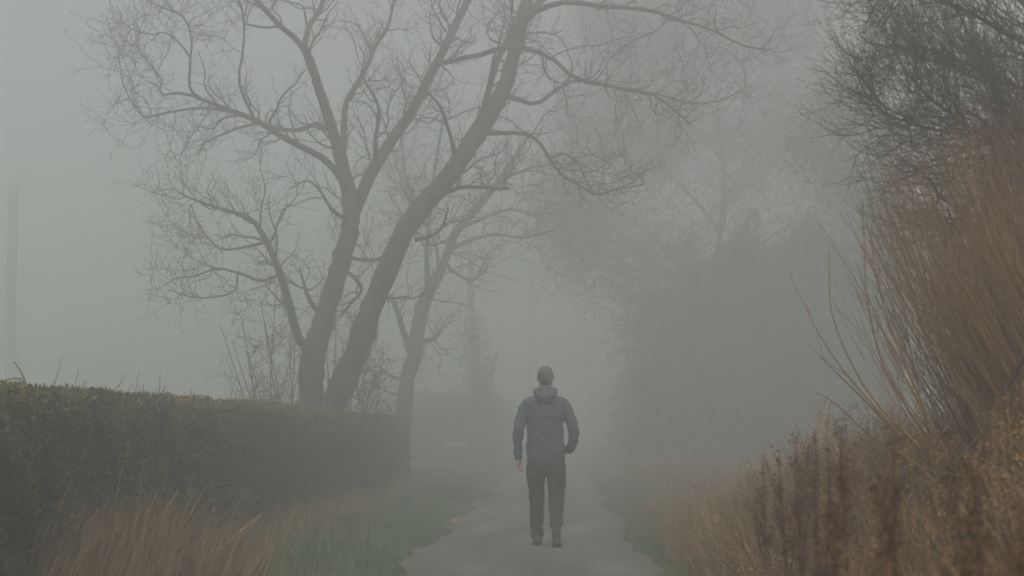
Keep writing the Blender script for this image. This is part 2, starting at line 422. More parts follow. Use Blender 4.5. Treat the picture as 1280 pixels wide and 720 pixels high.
def main_tree():
    trunks = [
        [(384, 590, 46), (386, 515, 36), (394, 440, 33), (411, 382, 27, .1), (426, 328, 25, .2), (438, 278, 24, .3), (430, 215, 19, .2), (417, 169, 15, .1), (402, 120, 13, -.1), (388, 79, 12, -.3), (380, 58, 11, -.4)],
        [(402, 590, 44), (412, 515, 32), (433, 468, 34, -.1), (453, 417, 33, -.2), (473, 367, 29, -.3), (497, 308, 27, -.4), (522, 262, 27, -.4), (548, 236, 27, -.3), (580, 193, 25, -.2), (603, 157, 26, 0), (633, 105, 20, .2), (646, 52, 17, .4), (655, 18, 17, .5), (668, -60, 13, .7), (690, -150, 9, 1)],
    ]
    limbs = [
        [(440, 272, 20, .3), (455, 236, 18, .6), (478, 192, 17, .9), (516, 137, 14, 1.2), (539, 92, 13, 1.4), (552, 68, 12, 1.5), (574, 22, 11, 1.6), (604, -40, 8, 1.9), (625, -110, 5, 2.2)],
        [(390, 440, 16), (372, 421, 13, -.3), (361, 378, 12, -.5), (348, 336, 10, -.7), (332, 300, 9, -.8), (313, 273, 7, -1), (278, 262, 5, -1.2), (243, 250, 3.5, -1.3), (222, 240, 2, -1.5)],
        [(428, 225, 12, .1), (410, 202, 10, -.4), (384, 187, 9, -.8), (354, 171, 9, -1.1), (320, 150, 8, -1.4), (290, 139, 7, -1.6), (252, 124, 5, -1.8), (226, 116, 4, -1.9), (199, 118, 3, -2), (203, 101, 2.6, -2), (186, 79, 2, -2.2), (168, 55, 1.5, -2.3)],
        [(305, 144, 5, -1.5), (279, 137, 4.5, -1.2), (245, 135, 4, -1), (207, 141, 3.5, -.8), (181, 146, 3, -.6), (168, 131, 2.6, -.6), (155, 109, 2.2, -.5), (147, 67, 1.6, -.5)],
        [(318, 149, 5, -1.4), (301, 112, 4, -1.6), (299, 90, 3.5, -1.8), (303, 67, 3.2, -2), (305, 34, 3, -2.1), (302, 11, 2.5, -2.2), (288, -15, 2, -2.4)],
        [(250, 123, 4, -1.8), (237, 109, 4, -2), (238, 75, 3.4, -2.2), (239, 49, 3, -2.3), (230, 22, 2.8, -2.4), (207, 11, 2.2, -2.6), (181, 0, 1.7, -2.7)],
        [(236, 70, 3, -2.2), (226, 56, 2.8, -2), (207, 41, 2.4, -1.9), (189, 43, 2, -1.9), (166, 37, 1.8, -1.8), (150, 24, 1.4, -1.7)],
        [(412, 163, 8, .1), (395, 155, 7, .5), (372, 163, 6.5, .9), (350, 161, 6, 1.2), (327, 154, 5, 1.5), (301, 159, 4, 1.7), (271, 171, 3.2, 2), (249, 182, 2.4, 2.1), (258, 189, 1.8, 2.1)],
        [(382, 62, 10, -.4), (367, 46, 8.5, -.6), (350, 32, 8, -.8), (322, 2, 7, -1), (298, -35, 5, -1.3), (280, -80, 3, -1.6)],
        [(380, 62, 9, -.3), (384, 41, 8, 0), (390, 26, 7.5, .2), (402, 6, 7, .4), (412, -40, 5, .7), (415, -90, 3, 1)],
        [(348, 33, 4, -.8), (330, 34, 3.4, -.6), (305, 28, 3, -.4), (303, 12, 2.5, -.4), (296, -10, 1.8, -.5)],
        [(429, 190, 10, .1), (430, 150, 9, .4), (432, 130, 8, .6), (441, 113, 8, .8), (459, 82, 6.5, 1.1), (470, 56, 5.5, 1.3), (485, 33, 4.5, 1.5), (494, -10, 3, 1.8)],
        [(556, 78, 8, 1.5), (576, 73, 7.5, 1.2), (601, 68, 7, .8), (633, 58, 7, .2), (661, 62, 6.5, -.4), (689, 72, 6, -.8), (717, 97, 5.5, -1.2), (750, 105, 5, -1.5), (782, 111, 4.5, -1.8), (814, 117, 3.8, -2), (838, 133, 3, -2.2), (864, 156, 2, -2.4)],
        [(628, 118, 9, .2), (650, 125, 7, .6), (673, 129, 6, 1), (709, 103, 5.5, 1.4), (742, 101, 5, 1.7), (782, 113, 4.2, 2), (822, 117, 3.4, 2.3), (862, 129, 2.8, 2.5), (903, 125, 2.2, 2.7), (935, 107, 1.6, 2.9)],
        [(598, 166, 9, 0), (625, 166, 6.5, -.5), (653, 167, 5.5, -.9), (673, 177, 5, -1.2), (689, 201, 4.6, -1.5), (705, 221, 4.2, -1.7), (725, 232, 3.6, -1.9), (744, 243, 3, -2.1), (766, 238, 2.4, -2.2), (806, 230, 1.6, -2.4)],
        [(688, 198, 3.6, -1.5), (705, 192, 3.2, -1.3), (722, 204, 3, -1.4), (733, 225, 2.6, -1.6), (744, 242, 2.2, -1.8)],
        [(545, 244, 11, -.3), (560, 240, 8, -.8), (576, 234, 6, -1.2), (605, 234, 5.2, -1.6), (622, 236, 5, -1.8), (637, 235, 4, -2)],
        [(652, 30, 12, .5), (673, 12, 9, .2), (709, 2, 7.5, -.2), (758, 8, 6.5, -.7), (810, 12, 5.5, -1.2), (846, 24, 4.5, -1.6), (887, 36, 3.6, -1.9), (927, 56, 2.8, -2.2), (960, 62, 2, -2.5)],
        [(600, 160, 11, .1), (609, 121, 10, .6), (621, 77, 9, .9), (637, 44, 8, 1.3), (655, 0, 6, 1.7), (680, -60, 4, 2)],
        [(655, 20, 10, .5), (690, -10, 8, 1), (740, -40, 6, 1.6), (800, -55, 4.5, 2.2), (860, -50, 3, 2.7), (930, -25, 2, 3.1)],
        [(345, 345, 5, -.7), (325, 351, 4.4, -1), (297, 341, 3.8, -1.3), (270, 336, 3.2, -1.5), (243, 345, 2.6, -1.8), (216, 348, 1.7, -2)],
        [(297, 342, 3.2, -1.3), (293, 363, 2.8, -1.3), (270, 371, 2.4, -1.5), (239, 371, 2, -1.7), (211, 362, 1.4, -1.9)],
        [(332, 303, 4.4, -.8), (305, 309, 3.8, -.5), (280, 312, 3.2, -.2), (262, 300, 2.8, 0), (248, 280, 2.2, .2), (238, 255, 1.6, .4)],
        [(403, 395, 11, .1), (393, 385, 7, .5), (384, 368, 6, .8), (380, 355, 4, 1), (374, 335, 2.6, 1.3)],
        [(425, 335, 7, .2), (438, 343, 5.5, .6), (447, 352, 5, .8), (452, 363, 4.4, .9), (438, 380, 4, 1), (424, 397, 3, 1.2)],
        [(428, 320, 6, .2), (455, 325, 5, .6), (478, 322, 5, .9), (500, 300, 4, 1.2), (522, 292, 3, 1.4)],
        [(520, 300, 6, -.4), (536, 296, 5, -1), (552, 285, 4.2, -1.4), (560, 262, 3, -1.8)],
        [(433, 275, 7, .3), (415, 262, 5, .9), (398, 236, 4, 1.3), (383, 226, 3, 1.7), (362, 236, 2.2, 2)],
        [(470, 205, 8, .8), (470, 170, 6, .4), (474, 140, 5, .2), (466, 118, 4, 0), (452, 95, 3, -.2)],
        [(570, 200, 7, -.2), (560, 160, 5, -.6), (548, 130, 4, -.9), (528, 110, 3, -1.2)],
    ]
    lv = [dict(n=400, length=(.55, 1.75), ang=(30, 80), trop=(0, 0, .045), wob=.14, K=12, rfrac=.5, rtip=.3, tr=(.2, 1), sides=4, rmin=.007, rmax=.024, sway=.26, taper=.4),
          dict(n=2300, length=(.3, 1.0), ang=(28, 75), trop=(0, 0, .06), wob=.12, K=8, rfrac=.6, tr=(.12, 1), rmin=.0048, rmax=.012, sway=.22, taper=.3),
          dict(n=6500, length=(.12, .45), ang=(25, 65), trop=(0, 0, .09), wob=.12, K=5, rfrac=.65, tr=(.2, 1), rmin=.0036, sway=.15)]
    tree('bare_tree', 'large bare tree with two leaning stems growing behind the clipped hedge', 'tree', trunks, limbs, 32.0, lv)

def second_tree():
    trunks = [[(500, 575, 30), (503, 518, 22), (511, 470, 21), (519, 433, 20), (525, 400, 19), (532, 372, 18), (550, 339, 13), (562, 310, 12), (575, 283, 11, .3), (605, 250, 8, .6), (632, 215, 6, 1), (660, 170, 4, 1.5)]]
    limbs = [
        [(513, 440, 11), (506, 420, 9, .3), (496, 388, 8, .6), (488, 372, 6, .8), (478, 360, 4, 1), (465, 335, 2.6, 1.2)],
        [(534, 375, 10), (535, 350, 8, -.5), (533, 328, 7, -.7), (535, 290, 6, -.9), (538, 255, 5, -1.1), (545, 200, 4, -1.4), (556, 140, 3, -1.7)],
        [(519, 428, 8), (535, 425, 6, .6), (545, 422, 4, 1), (551, 413, 2.6, 1.2)],
        [(510, 478, 5), (493, 472, 4.4, -.3), (478, 462, 3.6, -.7), (462, 445, 2.4, -1)],
        [(507, 495, 4.4), (492, 492, 3.6, .3), (472, 483, 3, .6), (458, 476, 2, 1)],
        [(556, 330, 6), (575, 345, 4.6, .7), (592, 350, 3.4, 1.2), (605, 338, 2.2, 1.6)],
        [(562, 312, 7, 0), (590, 300, 5, -.6), (620, 293, 4, -1.2), (655, 297, 3, -1.6), (690, 288, 2, -2)],
        [(575, 285, 6, .3), (600, 275, 5, 1), (635, 262, 4, 1.5), (670, 268, 3, 2), (700, 262, 2, 2.4)],
        [(590, 268, 6, .4), (612, 235, 5, -.4), (650, 215, 4, -1), (690, 205, 3, -1.6), (728, 208, 2, -2)],
        [(548, 340, 6), (543, 300, 4.6, 1), (520, 265, 3.6, 1.6), (500, 225, 2.6, 2), (492, 180, 2, 2.4)],
        [(535, 285, 4, -.9), (515, 250, 3.2, -1.3), (505, 205, 2.6, -1.7), (500, 150, 2, -2)],
    ]
    lv = [dict(n=190, length=(.8, 2.4), ang=(28, 75), trop=(.03, 0, .03), wob=.12, K=11, rfrac=.5, tr=(.3, 1), rmin=.007, rmax=.022, sway=.22),
          dict(n=1300, length=(.3, 1.1), ang=(25, 70), trop=(0, 0, .05), wob=.12, K=7, rfrac=.6, rmin=.005, rmax=.011, sway=.2),
          dict(n=2600, length=(.15, .5), ang=(25, 60), trop=(0, 0, .1), wob=.15, K=4, rfrac=.65, rmin=.004)]
    tree('bare_tree', 'fainter bare tree leaning right just beyond the end of the hedge', 'tree', trunks, limbs, 46.0, lv)

def ivy_stump():
    trunks = [[(606, 580, 36), (603, 520, 30), (600, 490, 24), (596, 455, 14), (592, 420, 10), (589, 385, 8), (587, 350, 8), (588, 330, 7)]]
    limbs = [[(598, 480, 10), (612, 465, 7, .6), (622, 440, 4, 1)], [(594, 440, 7), (585, 420, 5, .4), (580, 400, 3, .8)]]
    root, base, allb, off = tree('ivy_clad_tree', 'faint upright trunk clad in ivy at its foot, left of the lane', 'tree', trunks, limbs, 72.0,
        [dict(n=26, length=(.3, .9), ang=(30, 70), trop=(0, 0, .15), wob=.15, K=5, rfrac=.4, tr=(.2, .7), rmin=.006),
         dict(n=120, length=(.2, .4), K=4, rmin=.005)])
    pts = base[0][0][:11]; ivy_on(root, off, np.repeat(pts, 1, 0), 2600, np.array([.3, .3, .35]), .11)

def faint_pole():
    # slim telegraph pole dim beyond the man
    def pole(px, d, top_py, rr, label, arms=False):
        b = P(px, 540, d); root = empty('telegraph_pole', (b[0], d, 0)); tag(root, label, 'pole')
        zt = P(px, top_py, d)[2]
        a = Acc(); p = np.array([[[0, 0, -.2], [0, 0, zt*.3], [0, 0, zt*.7], [0, 0, zt]]]); tubes(a, p, np.array([[rr*1.15, rr*1.08, rr*.95, rr*.85]]), 12)
        a.add([[rr*.85*math.cos(t), rr*.85*math.sin(t), zt] for t in np.arange(12)*math.pi/6] + [[0, 0, zt + .04]], tris=[(k, (k+1) % 12, 12) for k in range(12)])
        a.build('post', M['bark'], root, True)
        # pole cap bracket and step irons near the top
        for k in range(4):
            a = Acc(); s = 1 if k % 2 else -1; z = zt - 1.2 - .35 * k
            tubes(a, np.array([[[0, 0, z], [s*.12, 0, z], [s*.2, 0, z + .01]]]), np.full((1, 3), .011), 6); a.build('step_iron', M['bark'], root)
        if arms:
            a = Acc()
            for (x0, x1, y0, y1, z0, z1) in [(-.6, .6, -rr - .05, -rr + .03, zt - .45, zt - .35)]:
                v = [[x, y, z] for x in (x0, x1) for y in (y0, y1) for z in (z0, z1)]
                a.add(v, [(0,1,3,2), (4,6,7,5), (0,4,5,1), (2,3,7,6), (0,2,6,4), (1,5,7,3)])
            a.build('cross_arm', M['bark'], root)
    pole(664, 112, 330, .14, 'dim slim pole standing in the fog just above the walking man')
    pole(11, 96, 232, .27, 'dim upright pole at the left edge, behind the clipped hedge')

def shrub_left():
    # thin bare shrub at the foot of the big tree, left side
    def shrub(label, base_px, d, tips, n1, n2, h=(.6, 1.5), leafn=0, cat='shrub'):
        b = P(base_px[0], 560, d); root = empty('bare_shrub', (b[0], d, 0)); tag(root, label, cat)
        off = np.array([b[0], d, 0.]); B = []
        for (tx, ty, dd) in tips:
            q0 = np.array([b[0] + R.normal(0, .12), d + R.normal(0, .12), 0.]); q1 = np.array(P(tx, ty, d + dd))
            mid = (q0 + q1) / 2 + np.array([R.normal(0, .15), R.normal(0, .15), .1]); q05 = (q0 + mid) / 2 + R.normal(0, .06, 3)
            s = smooth_line(np.array([q0, q05, mid, q1]), 12); B.append((s[None], np.linspace(.022, .005, 12)[None]))
        a = Acc(); P0, R0 = catbatch(B); tubes(a, P0 - off, R0, 5); a.build('stems', M['twig'], root, kind='stuff')
        g1 = grow(P0, R0, n1, length=h, ang=(25, 65), trop=(0, 0, .05), wob=.16, K=7, rfrac=.55, rmin=.0045, tr=(.3, 1))
        g2 = grow(*g1, n2, length=(.15, .5), ang=(25, 65), trop=(0, 0, .07), wob=.15, K=4, rfrac=.7, rmin=.0035)
        a = Acc(); tubes(a, g1[0] - off, g1[1], 3); tubes(a, g2[0] - off, g2[1], 3); a.build('twigs', M['twig'], root, kind='stuff')
        if leafn:
            pts = np.concatenate([g1[0].reshape(-1, 3), g2[0].reshape(-1, 3)]); i = R.integers(0, len(pts), leafn)
            a = Acc(); leaves(a, pts[i] - off + R.normal(0, .02, (leafn, 3)), R.uniform(.03, .06, leafn), -.3, .6); a.build('dead_leaves', M['weed'], root, kind='stuff')
    shrub('thin bare shrub left of the big tree, twigs spreading over the hedge', (352, 0), 30.5,
          [(275, 405, -.5), (300, 385, .2), (325, 370, -.2), (345, 360, .3), (310, 440, .4), (330, 400, -.4), (370, 395, .2), (362, 420, -.3), (290, 425, -.1), (380, 430, .3)], 130, 1100, (.5, 1.2), 250)
    shrub('small bushy bare shrub right of the big tree trunks, dead leaves clinging', (448, 0), 31.5,
          [(455, 440, .1), (470, 455, -.2), (475, 475, .2), (440, 435, .3), (462, 490, -.3), (480, 440, .1), (432, 460, .4)], 70, 650, (.3, .8), 900)
    shrub('tangled bare growth between the two leaning tree stems', (408, 0), 33.2,
          [(440, 400, .1), (420, 390, -.2), (455, 385, .2), (430, 430, .3), (470, 400, -.1), (400, 360, 0)], 60, 500, (.4, 1.0), 150)

def right_far():
    # big tree beyond the bank whose crown arches toward the lane
    trunks = [[(905, 600, 16), (900, 500, 13), (890, 420, 11), (895, 330, 8), (905, 250, 6.5), (900, 160, 5.5), (890, 60, 5), (880, -40, 4)]]
    limbs = [
        [(893, 430, 5.9), (860, 390, 4.4, -.6), (825, 360, 3.4, -1.2), (790, 345, 2.6, -1.8), (755, 335, 1.5, -2.3), (715, 312, 0.9, -2.6)],
        [(893, 380, 5.9), (850, 330, 4.4, .6), (810, 290, 3.4, 1.2), (770, 265, 2.6, 1.8), (730, 255, 1.5, 2.2), (700, 258, 0.9, 2.4)],
        [(902, 290, 5.6), (860, 240, 4.1, -1), (820, 200, 3.0, -1.8), (775, 170, 1.9, -2.4), (740, 150, 1.1, -2.8)],
        [(903, 200, 4.9), (860, 150, 3.7, 1), (820, 100, 3.0, 2), (785, 60, 1.9, 2.6), (760, 20, 1.1, 3)],
        [(896, 130, 4.4), (860, 70, 3.4, -.6), (830, 10, 2.6, -1.2), (810, -50, 1.5, -1.8)],
        [(895, 350, 5.9), (945, 310, 4.4, -.6), (990, 280, 3.4, -1.2), (1040, 260, 2.2, -1.8), (1080, 255, 1.1, -2.4)],
        [(904, 250, 5.2), (950, 190, 3.7, 1), (1000, 150, 2.6, 2), (1050, 110, 1.5, 3)],
        [(898, 150, 4.4), (940, 90, 3.4, -.8), (980, 30, 2.2, -1.6), (1010, -40, 1.5, -2)],
        [(892, 450, 4.4), (860, 440, 3.4, -1.5), (835, 425, 2.2, -2.5), (815, 410, 1.1, -3.2)],
        [(895, 400, 4.4), (930, 390, 3.4, -1.5), (970, 380, 2.2, -2.5), (1010, 370, 1.1, -3.2)],
    ]
    lv = [dict(n=420, length=(1.0, 3.2), ang=(25, 75), trop=(0, 0, .01), wob=.13, K=9, rfrac=.5, rmin=.010, rmax=.03, sway=.2, tr=(.15, 1)),
          dict(n=5200, length=(.5, 1.7), ang=(25, 65), trop=(0, 0, .03), wob=.16, K=5, rfrac=.6, rmin=.007),
          dict(n=30000, length=(.25, 1.1), ang=(25, 65), trop=(0, 0, .03), wob=.15, K=4, rfrac=.65, rmin=.009)]
    root, base, allb, off = tree('overhanging_tree', 'dim large tree on the right, its twiggy crown arching over the lane', 'tree', trunks, limbs, 66.0, lv)
    pts = np.concatenate([base[0].reshape(-1, 3), allb[0][0][0].reshape(-1, 3)])
    i = R.permutation(len(pts))[:900]; ivy_on(root, off, pts[i], 26000, np.array([.7, .7, .7]), .10)
    # nearer ivy-clad tree behind the red shrub
    trunks = [[(1110, 600, 40), (1115, 480, 32), (1120, 360, 26), (1110, 240, 22), (1100, 130, 17), (1090, 20, 12), (1085, -60, 8)]]
    limbs = [
        [(1117, 330, 14), (1090, 270, 10, .6), (1060, 230, 7, 1.2), (1030, 200, 4, 1.6), (1005, 175, 2.4, 2)],
        [(1110, 250, 13), (1080, 190, 9, -.6), (1055, 150, 6, -1), (1030, 125, 3, -1.4)],
        [(1104, 170, 12), (1075, 110, 8, .8), (1050, 60, 5, 1.4), (1030, 10, 3, 1.8)],
        [(1115, 230, 12), (1150, 170, 9, .8), (1185, 120, 6, 1.4), (1220, 60, 3, 1.8)],
        [(1100, 110, 10), (1130, 50, 8, -.6), (1160, -10, 5, -1)],
        [(1118, 380, 12), (1085, 350, 8, -.6), (1060, 330, 5, -1.1), (1040, 300, 3, -1.5)],
    ]
    lv = [dict(n=130, length=(.6, 1.6), ang=(25, 60), trop=(0, 0, .05), wob=.15, K=7, rfrac=.5, rmin=.008, tr=(.2, 1)),
          dict(n=900, length=(.3, 1.0), ang=(25, 60), trop=(0, 0, .06), wob=.15, K=5, rfrac=.6, rmin=.005),
          dict(n=2400, length=(.15, .5), ang=(25, 60), wob=.15, K=4, rfrac=.65, rmin=.004)]
    root, base, allb, off = tree('ivy_tree', 'hazy green ivy-clad tree rising behind the red-stemmed shrub', 'tree', trunks, limbs, 47.0, lv)
    sel = base[0][1:3, 6:].reshape(-1, 3)
    sel = np.concatenate([sel, base[0][0, 3:14]])
    ivy_on(root, off, sel, 7000, np.array([.32, .4, .38]), .09)

    # overgrown tall hedge along the right of the lane
    def bulge(y, z): return .5 * (patch(y, z * 1.4, .9, 4) - .5) + .65 * np.clip(1 - z / 1.5, 0, 1)
    hedge('dark overgrown hedge beside the lane on the right, taller than the man', 2.95, 9.5, 58, 95, 3.4, 60000, 70000, .12, 'ivy', 400, .7, extra=lambda u: 3.3 * sm(-.2, 2.6, u) + .45 * np.sin(u * 3.1) * np.minimum(u, 1) + .25 * np.sin(u * 7.3), end_n=.5, ends=.5,
          zf=lambda y: 2.7 + 1.0 * patch(y, y * .3, .6, 2) + .2 * np.sin(y * 2.3) * np.sin(y * .8), bulge=bulge)
    def bulge2(y, z): return .3 * (patch(y, z * 1.4, .9, 6) - .5)
    hedge('faint bushy hedge on the left beyond the clipped one', -2.8, -7.0, 70, 110, 2.2, 30000, 16000, .10, 'ivy', 300, .5, ends=.4,
          zf=lambda y: 1.7 + .5 * patch(y, y * .2, .6, 3) + .6 * sm(70, 82, y), bulge=bulge2)

# ------------------------------------------------------------------ right foreground
def red_shrub():
    b = np.array([3.3, 10.6, float(ground_z(3.3, 10.6))]); root = empty('red_stemmed_shrub', tuple(b))
    tag(root, 'tall shrub of many thin reddish stems filling the right edge', 'shrub')
    def stems(n, cx, cy, sx, sy, L, leanx, leany, up, K=12, r=.0036):
        x = R.normal(cx, sx, n); y = R.normal(cy, sy, n)
        d = norm(np.stack([R.normal(leanx, .32, n), R.normal(leany, .35, n), np.ones(n) * R.uniform(.5, 1.1, n)], -1))
        ln = R.uniform(*L, n); st = (ln / (K - 1))[:, None]
        out = np.zeros((n, K, 3)); out[:, 0] = np.stack([x, y, ground_z(x, y)], -1)
        for k in range(1, K):
            d = norm(d + np.array([.0, 0, up]) + R.normal(0, .035, (n, 3))); out[:, k] = out[:, k-1] + d * st
        rr = (r * R.uniform(.6, 1.3, n))[:, None] * np.linspace(1, .3, K)[None]
        return out, rr
    a = Acc()
    A1 = stems(3200, 3.30, 10.8, .35, .65, (1.05, 2.35), -.76, -.1, .09)
    A2 = stems(2200, 4.0, 11.0, .5, .8, (1.5, 2.75), -.45, 0, .10)
    A3 = stems(130, 3.0, 10.5, .2, .5, (1.0, 1.7), -.65, -.1, .15)
    A1, A2, A3 = [(p[k], q[k]) for p, q in (A1, A2, A3) for k in [(p[:, :, 0] / p[:, :, 1]).min(1) > R.uniform(.118, .152, len(p))]]   # keep the shrub off the lane
    # a few long outliers reaching up-left as in the photograph
    B = []
    for row in [[(1150, 560), (1085, 490), (1042, 400), (1037, 335), (1036, 312)], [(1140, 560), (1060, 470), (1020, 410), (1008, 380)],
                [(1160, 590), (1090, 545), (1045, 505), (1020, 490)], [(1170, 560), (1110, 470), (1085, 380), (1080, 290), (1078, 250)],
                [(1180, 560), (1120, 450), (1085, 370), (1072, 330)], [(1170, 600), (1100, 520), (1050, 470), (1025, 445)], [(1160, 520), (1110, 400), (1090, 310), (1092, 260)]]:
        c = np.array([P(x, y, 10.2) for x, y in row]); B.append((smooth_line(c, 12)[None], np.linspace(.006, .002, 12)[None]))
    A4 = catbatch(B)
    for q in (A1, A2, A3, A4): tubes(a, q[0] - b, q[1], 4)
    a.build('stems', M['red_stem'], root, kind='stuff')
    allp = np.concatenate([A1[0], A2[0], A3[0], A4[0]]); allr = np.concatenate([A1[1], A2[1], A3[1], A4[1]])
    g = grow(allp, allr, 9000, length=(.18, .6), ang=(12, 38), trop=(0, 0, .06), wob=.05, K=5, rfrac=.6, rmin=.0017, tr=(.3, .95))
    g2 = grow(*g, 3000, length=(.06, .22), ang=(15, 40), trop=(0, 0, .06), wob=.05, K=3, rfrac=.6, rmin=.0013)
    a = Acc(); tubes(a, g[0] - b, g[1], 3); tubes(a, g2[0] - b, g2[1], 3); a.build('side_shoots', M['red_stem'], root, kind='stuff')
    # a leaning dead stick across it
    p, r = traced([(1300, 410, 5), (1262, 480, 5.5), (1225, 545, 6), (1170, 605, 6)], 9.4)
    s = Acc(); tubes(s, p, r, 6); tag(s.build('dead_stick', M['twig_dark']), 'dark dead stick leaning diagonally through the reddish stems at right', 'stick')

def thorn_tree():
    trunks = [[(1400, 620, 90), (1392, 450, 66), (1372, 300, 54), (1350, 180, 44), (1330, 80, 34), (1320, -20, 26), (1310, -120, 16)]]
    limbs = [
        [(1352, 190, 14.3), (1310, 165, 8.3, -.2), (1260, 165, 5.8, -.3), (1200, 168, 4.8, -.4), (1150, 157, 4.0, -.5), (1110, 143, 3.3, -.5), (1085, 122, 2.8, -.6), (1070, 88, 2.0, -.6), (1068, 72, 1.5, -.6)],
        [(1345, 160, 12.3), (1300, 120, 8.3, .3), (1250, 100, 5.8, .4), (1200, 75, 4.5, .5), (1150, 60, 3.8, .6), (1110, 58, 3.1, .6), (1085, 52, 2.6, .7), (1074, 42, 1.6, .7)],
        [(1335, 100, 12.3), (1290, 60, 7.8, -.4), (1240, 30, 5.8, -.5), (1180, 0, 4.5, -.6), (1130, -20, 3.8, -.6), (1090, -30, 2.8, -.7), (1068, -40, 2.0, -.7)],
        [(1328, 60, 11.3), (1285, 10, 7.3, .4), (1240, -30, 5.8, .5), (1190, -60, 4.3, .6)],
        [(1378, 340, 14.3), (1330, 280, 8.8, .2), (1280, 235, 6.3, .2), (1230, 215, 4.8, .3), (1180, 205, 3.8, .3), (1135, 215, 3.0, .3), (1110, 200, 2.0, .3)],
        [(1360, 250, 13.3), (1310, 210, 7.8, -.5), (1260, 190, 5.8, -.7), (1200, 150, 4.5, -.8), (1160, 120, 3.8, -.9), (1130, 85, 3.0, -1), (1115, 55, 2.0, -1)],
        [(1325, 20, 10.3), (1270, -30, 6.8, -.2), (1200, -40, 4.8, -.3), (1140, -30, 3.8, -.4), (1100, 0, 3.0, -.4), (1082, 30, 2.0, -.4)],
        [(1370, 300, 12.3), (1330, 230, 7.8, .8), (1290, 160, 5.8, 1), (1240, 110, 4.8, 1.1), (1215, 50, 3.8, 1.2), (1190, 0, 2.8, 1.3)],
        [(1365, 280, 11.3), (1320, 250, 7.3, -.6), (1270, 265, 5.3, -.8), (1220, 270, 4.3, -.9), (1180, 250, 3.3, -.9), (1160, 220, 2.4, -1)],
    ]
    lv = [dict(n=520, length=(.35, 1.15), ang=(25, 65), trop=(-.01, 0, .05), wob=.07, K=10, rfrac=.5, rtip=.35, rmin=.0035, rmax=.009, sway=.14, tr=(.02, .74), sides=4, taper=.8),
          dict(n=4200, length=(.15, .6), ang=(22, 55), trop=(-.01, 0, .10), wob=.08, K=6, rfrac=.6, rmin=.0024, tr=(.15, 1)),
          dict(n=4200, length=(.08, .28), ang=(22, 55), trop=(0, 0, .08), wob=.08, K=4, rfrac=.65, rmin=.0018)]
    tree('thorn_tree', 'dark tangled bare tree reaching in from the upper right corner', 'tree', trunks, limbs, 12.0, lv, bark='twig_dark', twig='twig_dark')

def bank_plants():
    # brown dead weeds on the right bank
    def fall(y): return 1 - .62 * sm(13, 24, y)
    a = Acc(); n = 62000
    y = 5.5 + 24 * R.random(n) ** 1.3; x = LANE_R + .10 + .1 * (y < 8) + R.random(n) ** .8 * 3.0
    k = sm(.0, .75, x - LANE_R)
    h = (.10 + .50 * k * (.45 + .8 * patch(x, y, 2.3, 2))) * R.uniform(.5, 1.25, n) * fall(y)
    tint = np.clip(.75 * R.random(n)**1.4 + .75 * (patch(x, y, 1.6, 7) - .35), 0, 1)
    blades(a, x, y, ground_z(x, y), h, R.uniform(.003, .008, n), .52, .5, (-.12, 0), tint)
    n = 30000; y = 24 + 34 * R.random(n) ** 1.2; x = LANE_R + .5 + R.random(n) ** 1.2 * 6
    blades(a, x, y, ground_z(x, y), R.uniform(.15, .5, n) * sm(0, .9, x - LANE_R - .3) * (.4 + .8 * patch(x, y, 1.2, 2)), R.uniform(.006, .013, n), .5, .5, (-.1, 0), np.clip(.2 + .4 * R.random(n), 0, 1))
    tag(a.build('dead_weeds', M['weed']), 'brown dead weeds and rough grass covering the right bank', 'weeds', kind='stuff')
    # branching dead umbel / willowherb stems rising out of them
    a = Acc(); n = 3200
    y = 5.5 + 21 * R.random(n) ** 1.2; x = LANE_R + .25 + R.random(n) * 2.6
    L = R.uniform(.35, .85, n) * (.55 + .5 * sm(.2, 1.3, x - LANE_R)) * fall(y); d = norm(np.stack([R.normal(-.12, .34, n), R.normal(0, .25, n), np.ones(n)], -1)); K = 6
    out = np.zeros((n, K, 3)); out[:, 0] = np.stack([x, y, ground_z(x, y)], -1)
    for q in range(1, K):
        d = norm(d + R.normal(0, .05, (n, 3))); out[:, q] = out[:, q-1] + d * (L / (K - 1))[:, None]
    rr = np.linspace(.0035, .0015, K)[None].repeat(n, 0)
    tubes(a, out, rr, 3)
    g = grow(out, rr, 19000, length=(.08, .26), ang=(25, 55), trop=(0, 0, .12), wob=.08, K=4, rfrac=.7, rmin=.0014, tr=(.35, 1)); tubes(a, g[0], g[1], 3)
    pts = g[0][:, 2:].reshape(-1, 3); i = R.integers(0, len(pts), 60000)
    leaves(a, pts[i] + R.normal(0, .014, (60000, 3)), R.uniform(.008, .020, 60000), .3, .6)
    tag(a.build('dead_stems', M['weed']), 'branching dead brown weed stems standing over the bank', 'weeds', kind='stuff')
    # pale orange-tan blades lower right
    a = Acc(); n = 5000
    y = 5.5 + 12 * R.random(n); x = LANE_R + .15 + R.random(n) * 1.9
    h = R.uniform(.15, .55, n) * (.4 + .7 * sm(.1, 1.2, x - LANE_R)) * (.5 + patch(x, y, 1.8, 4))
    blades(a, x, y, ground_z(x, y), h, R.uniform(.003, .007, n), .4, .5, (-.1, 0), np.clip(.25 + .5 * R.random(n), 0, 1))
    tag(a.build('tan_grass', M['dry']), 'tan dead grass blades among the weeds at lower right', 'dry grass', kind='stuff')

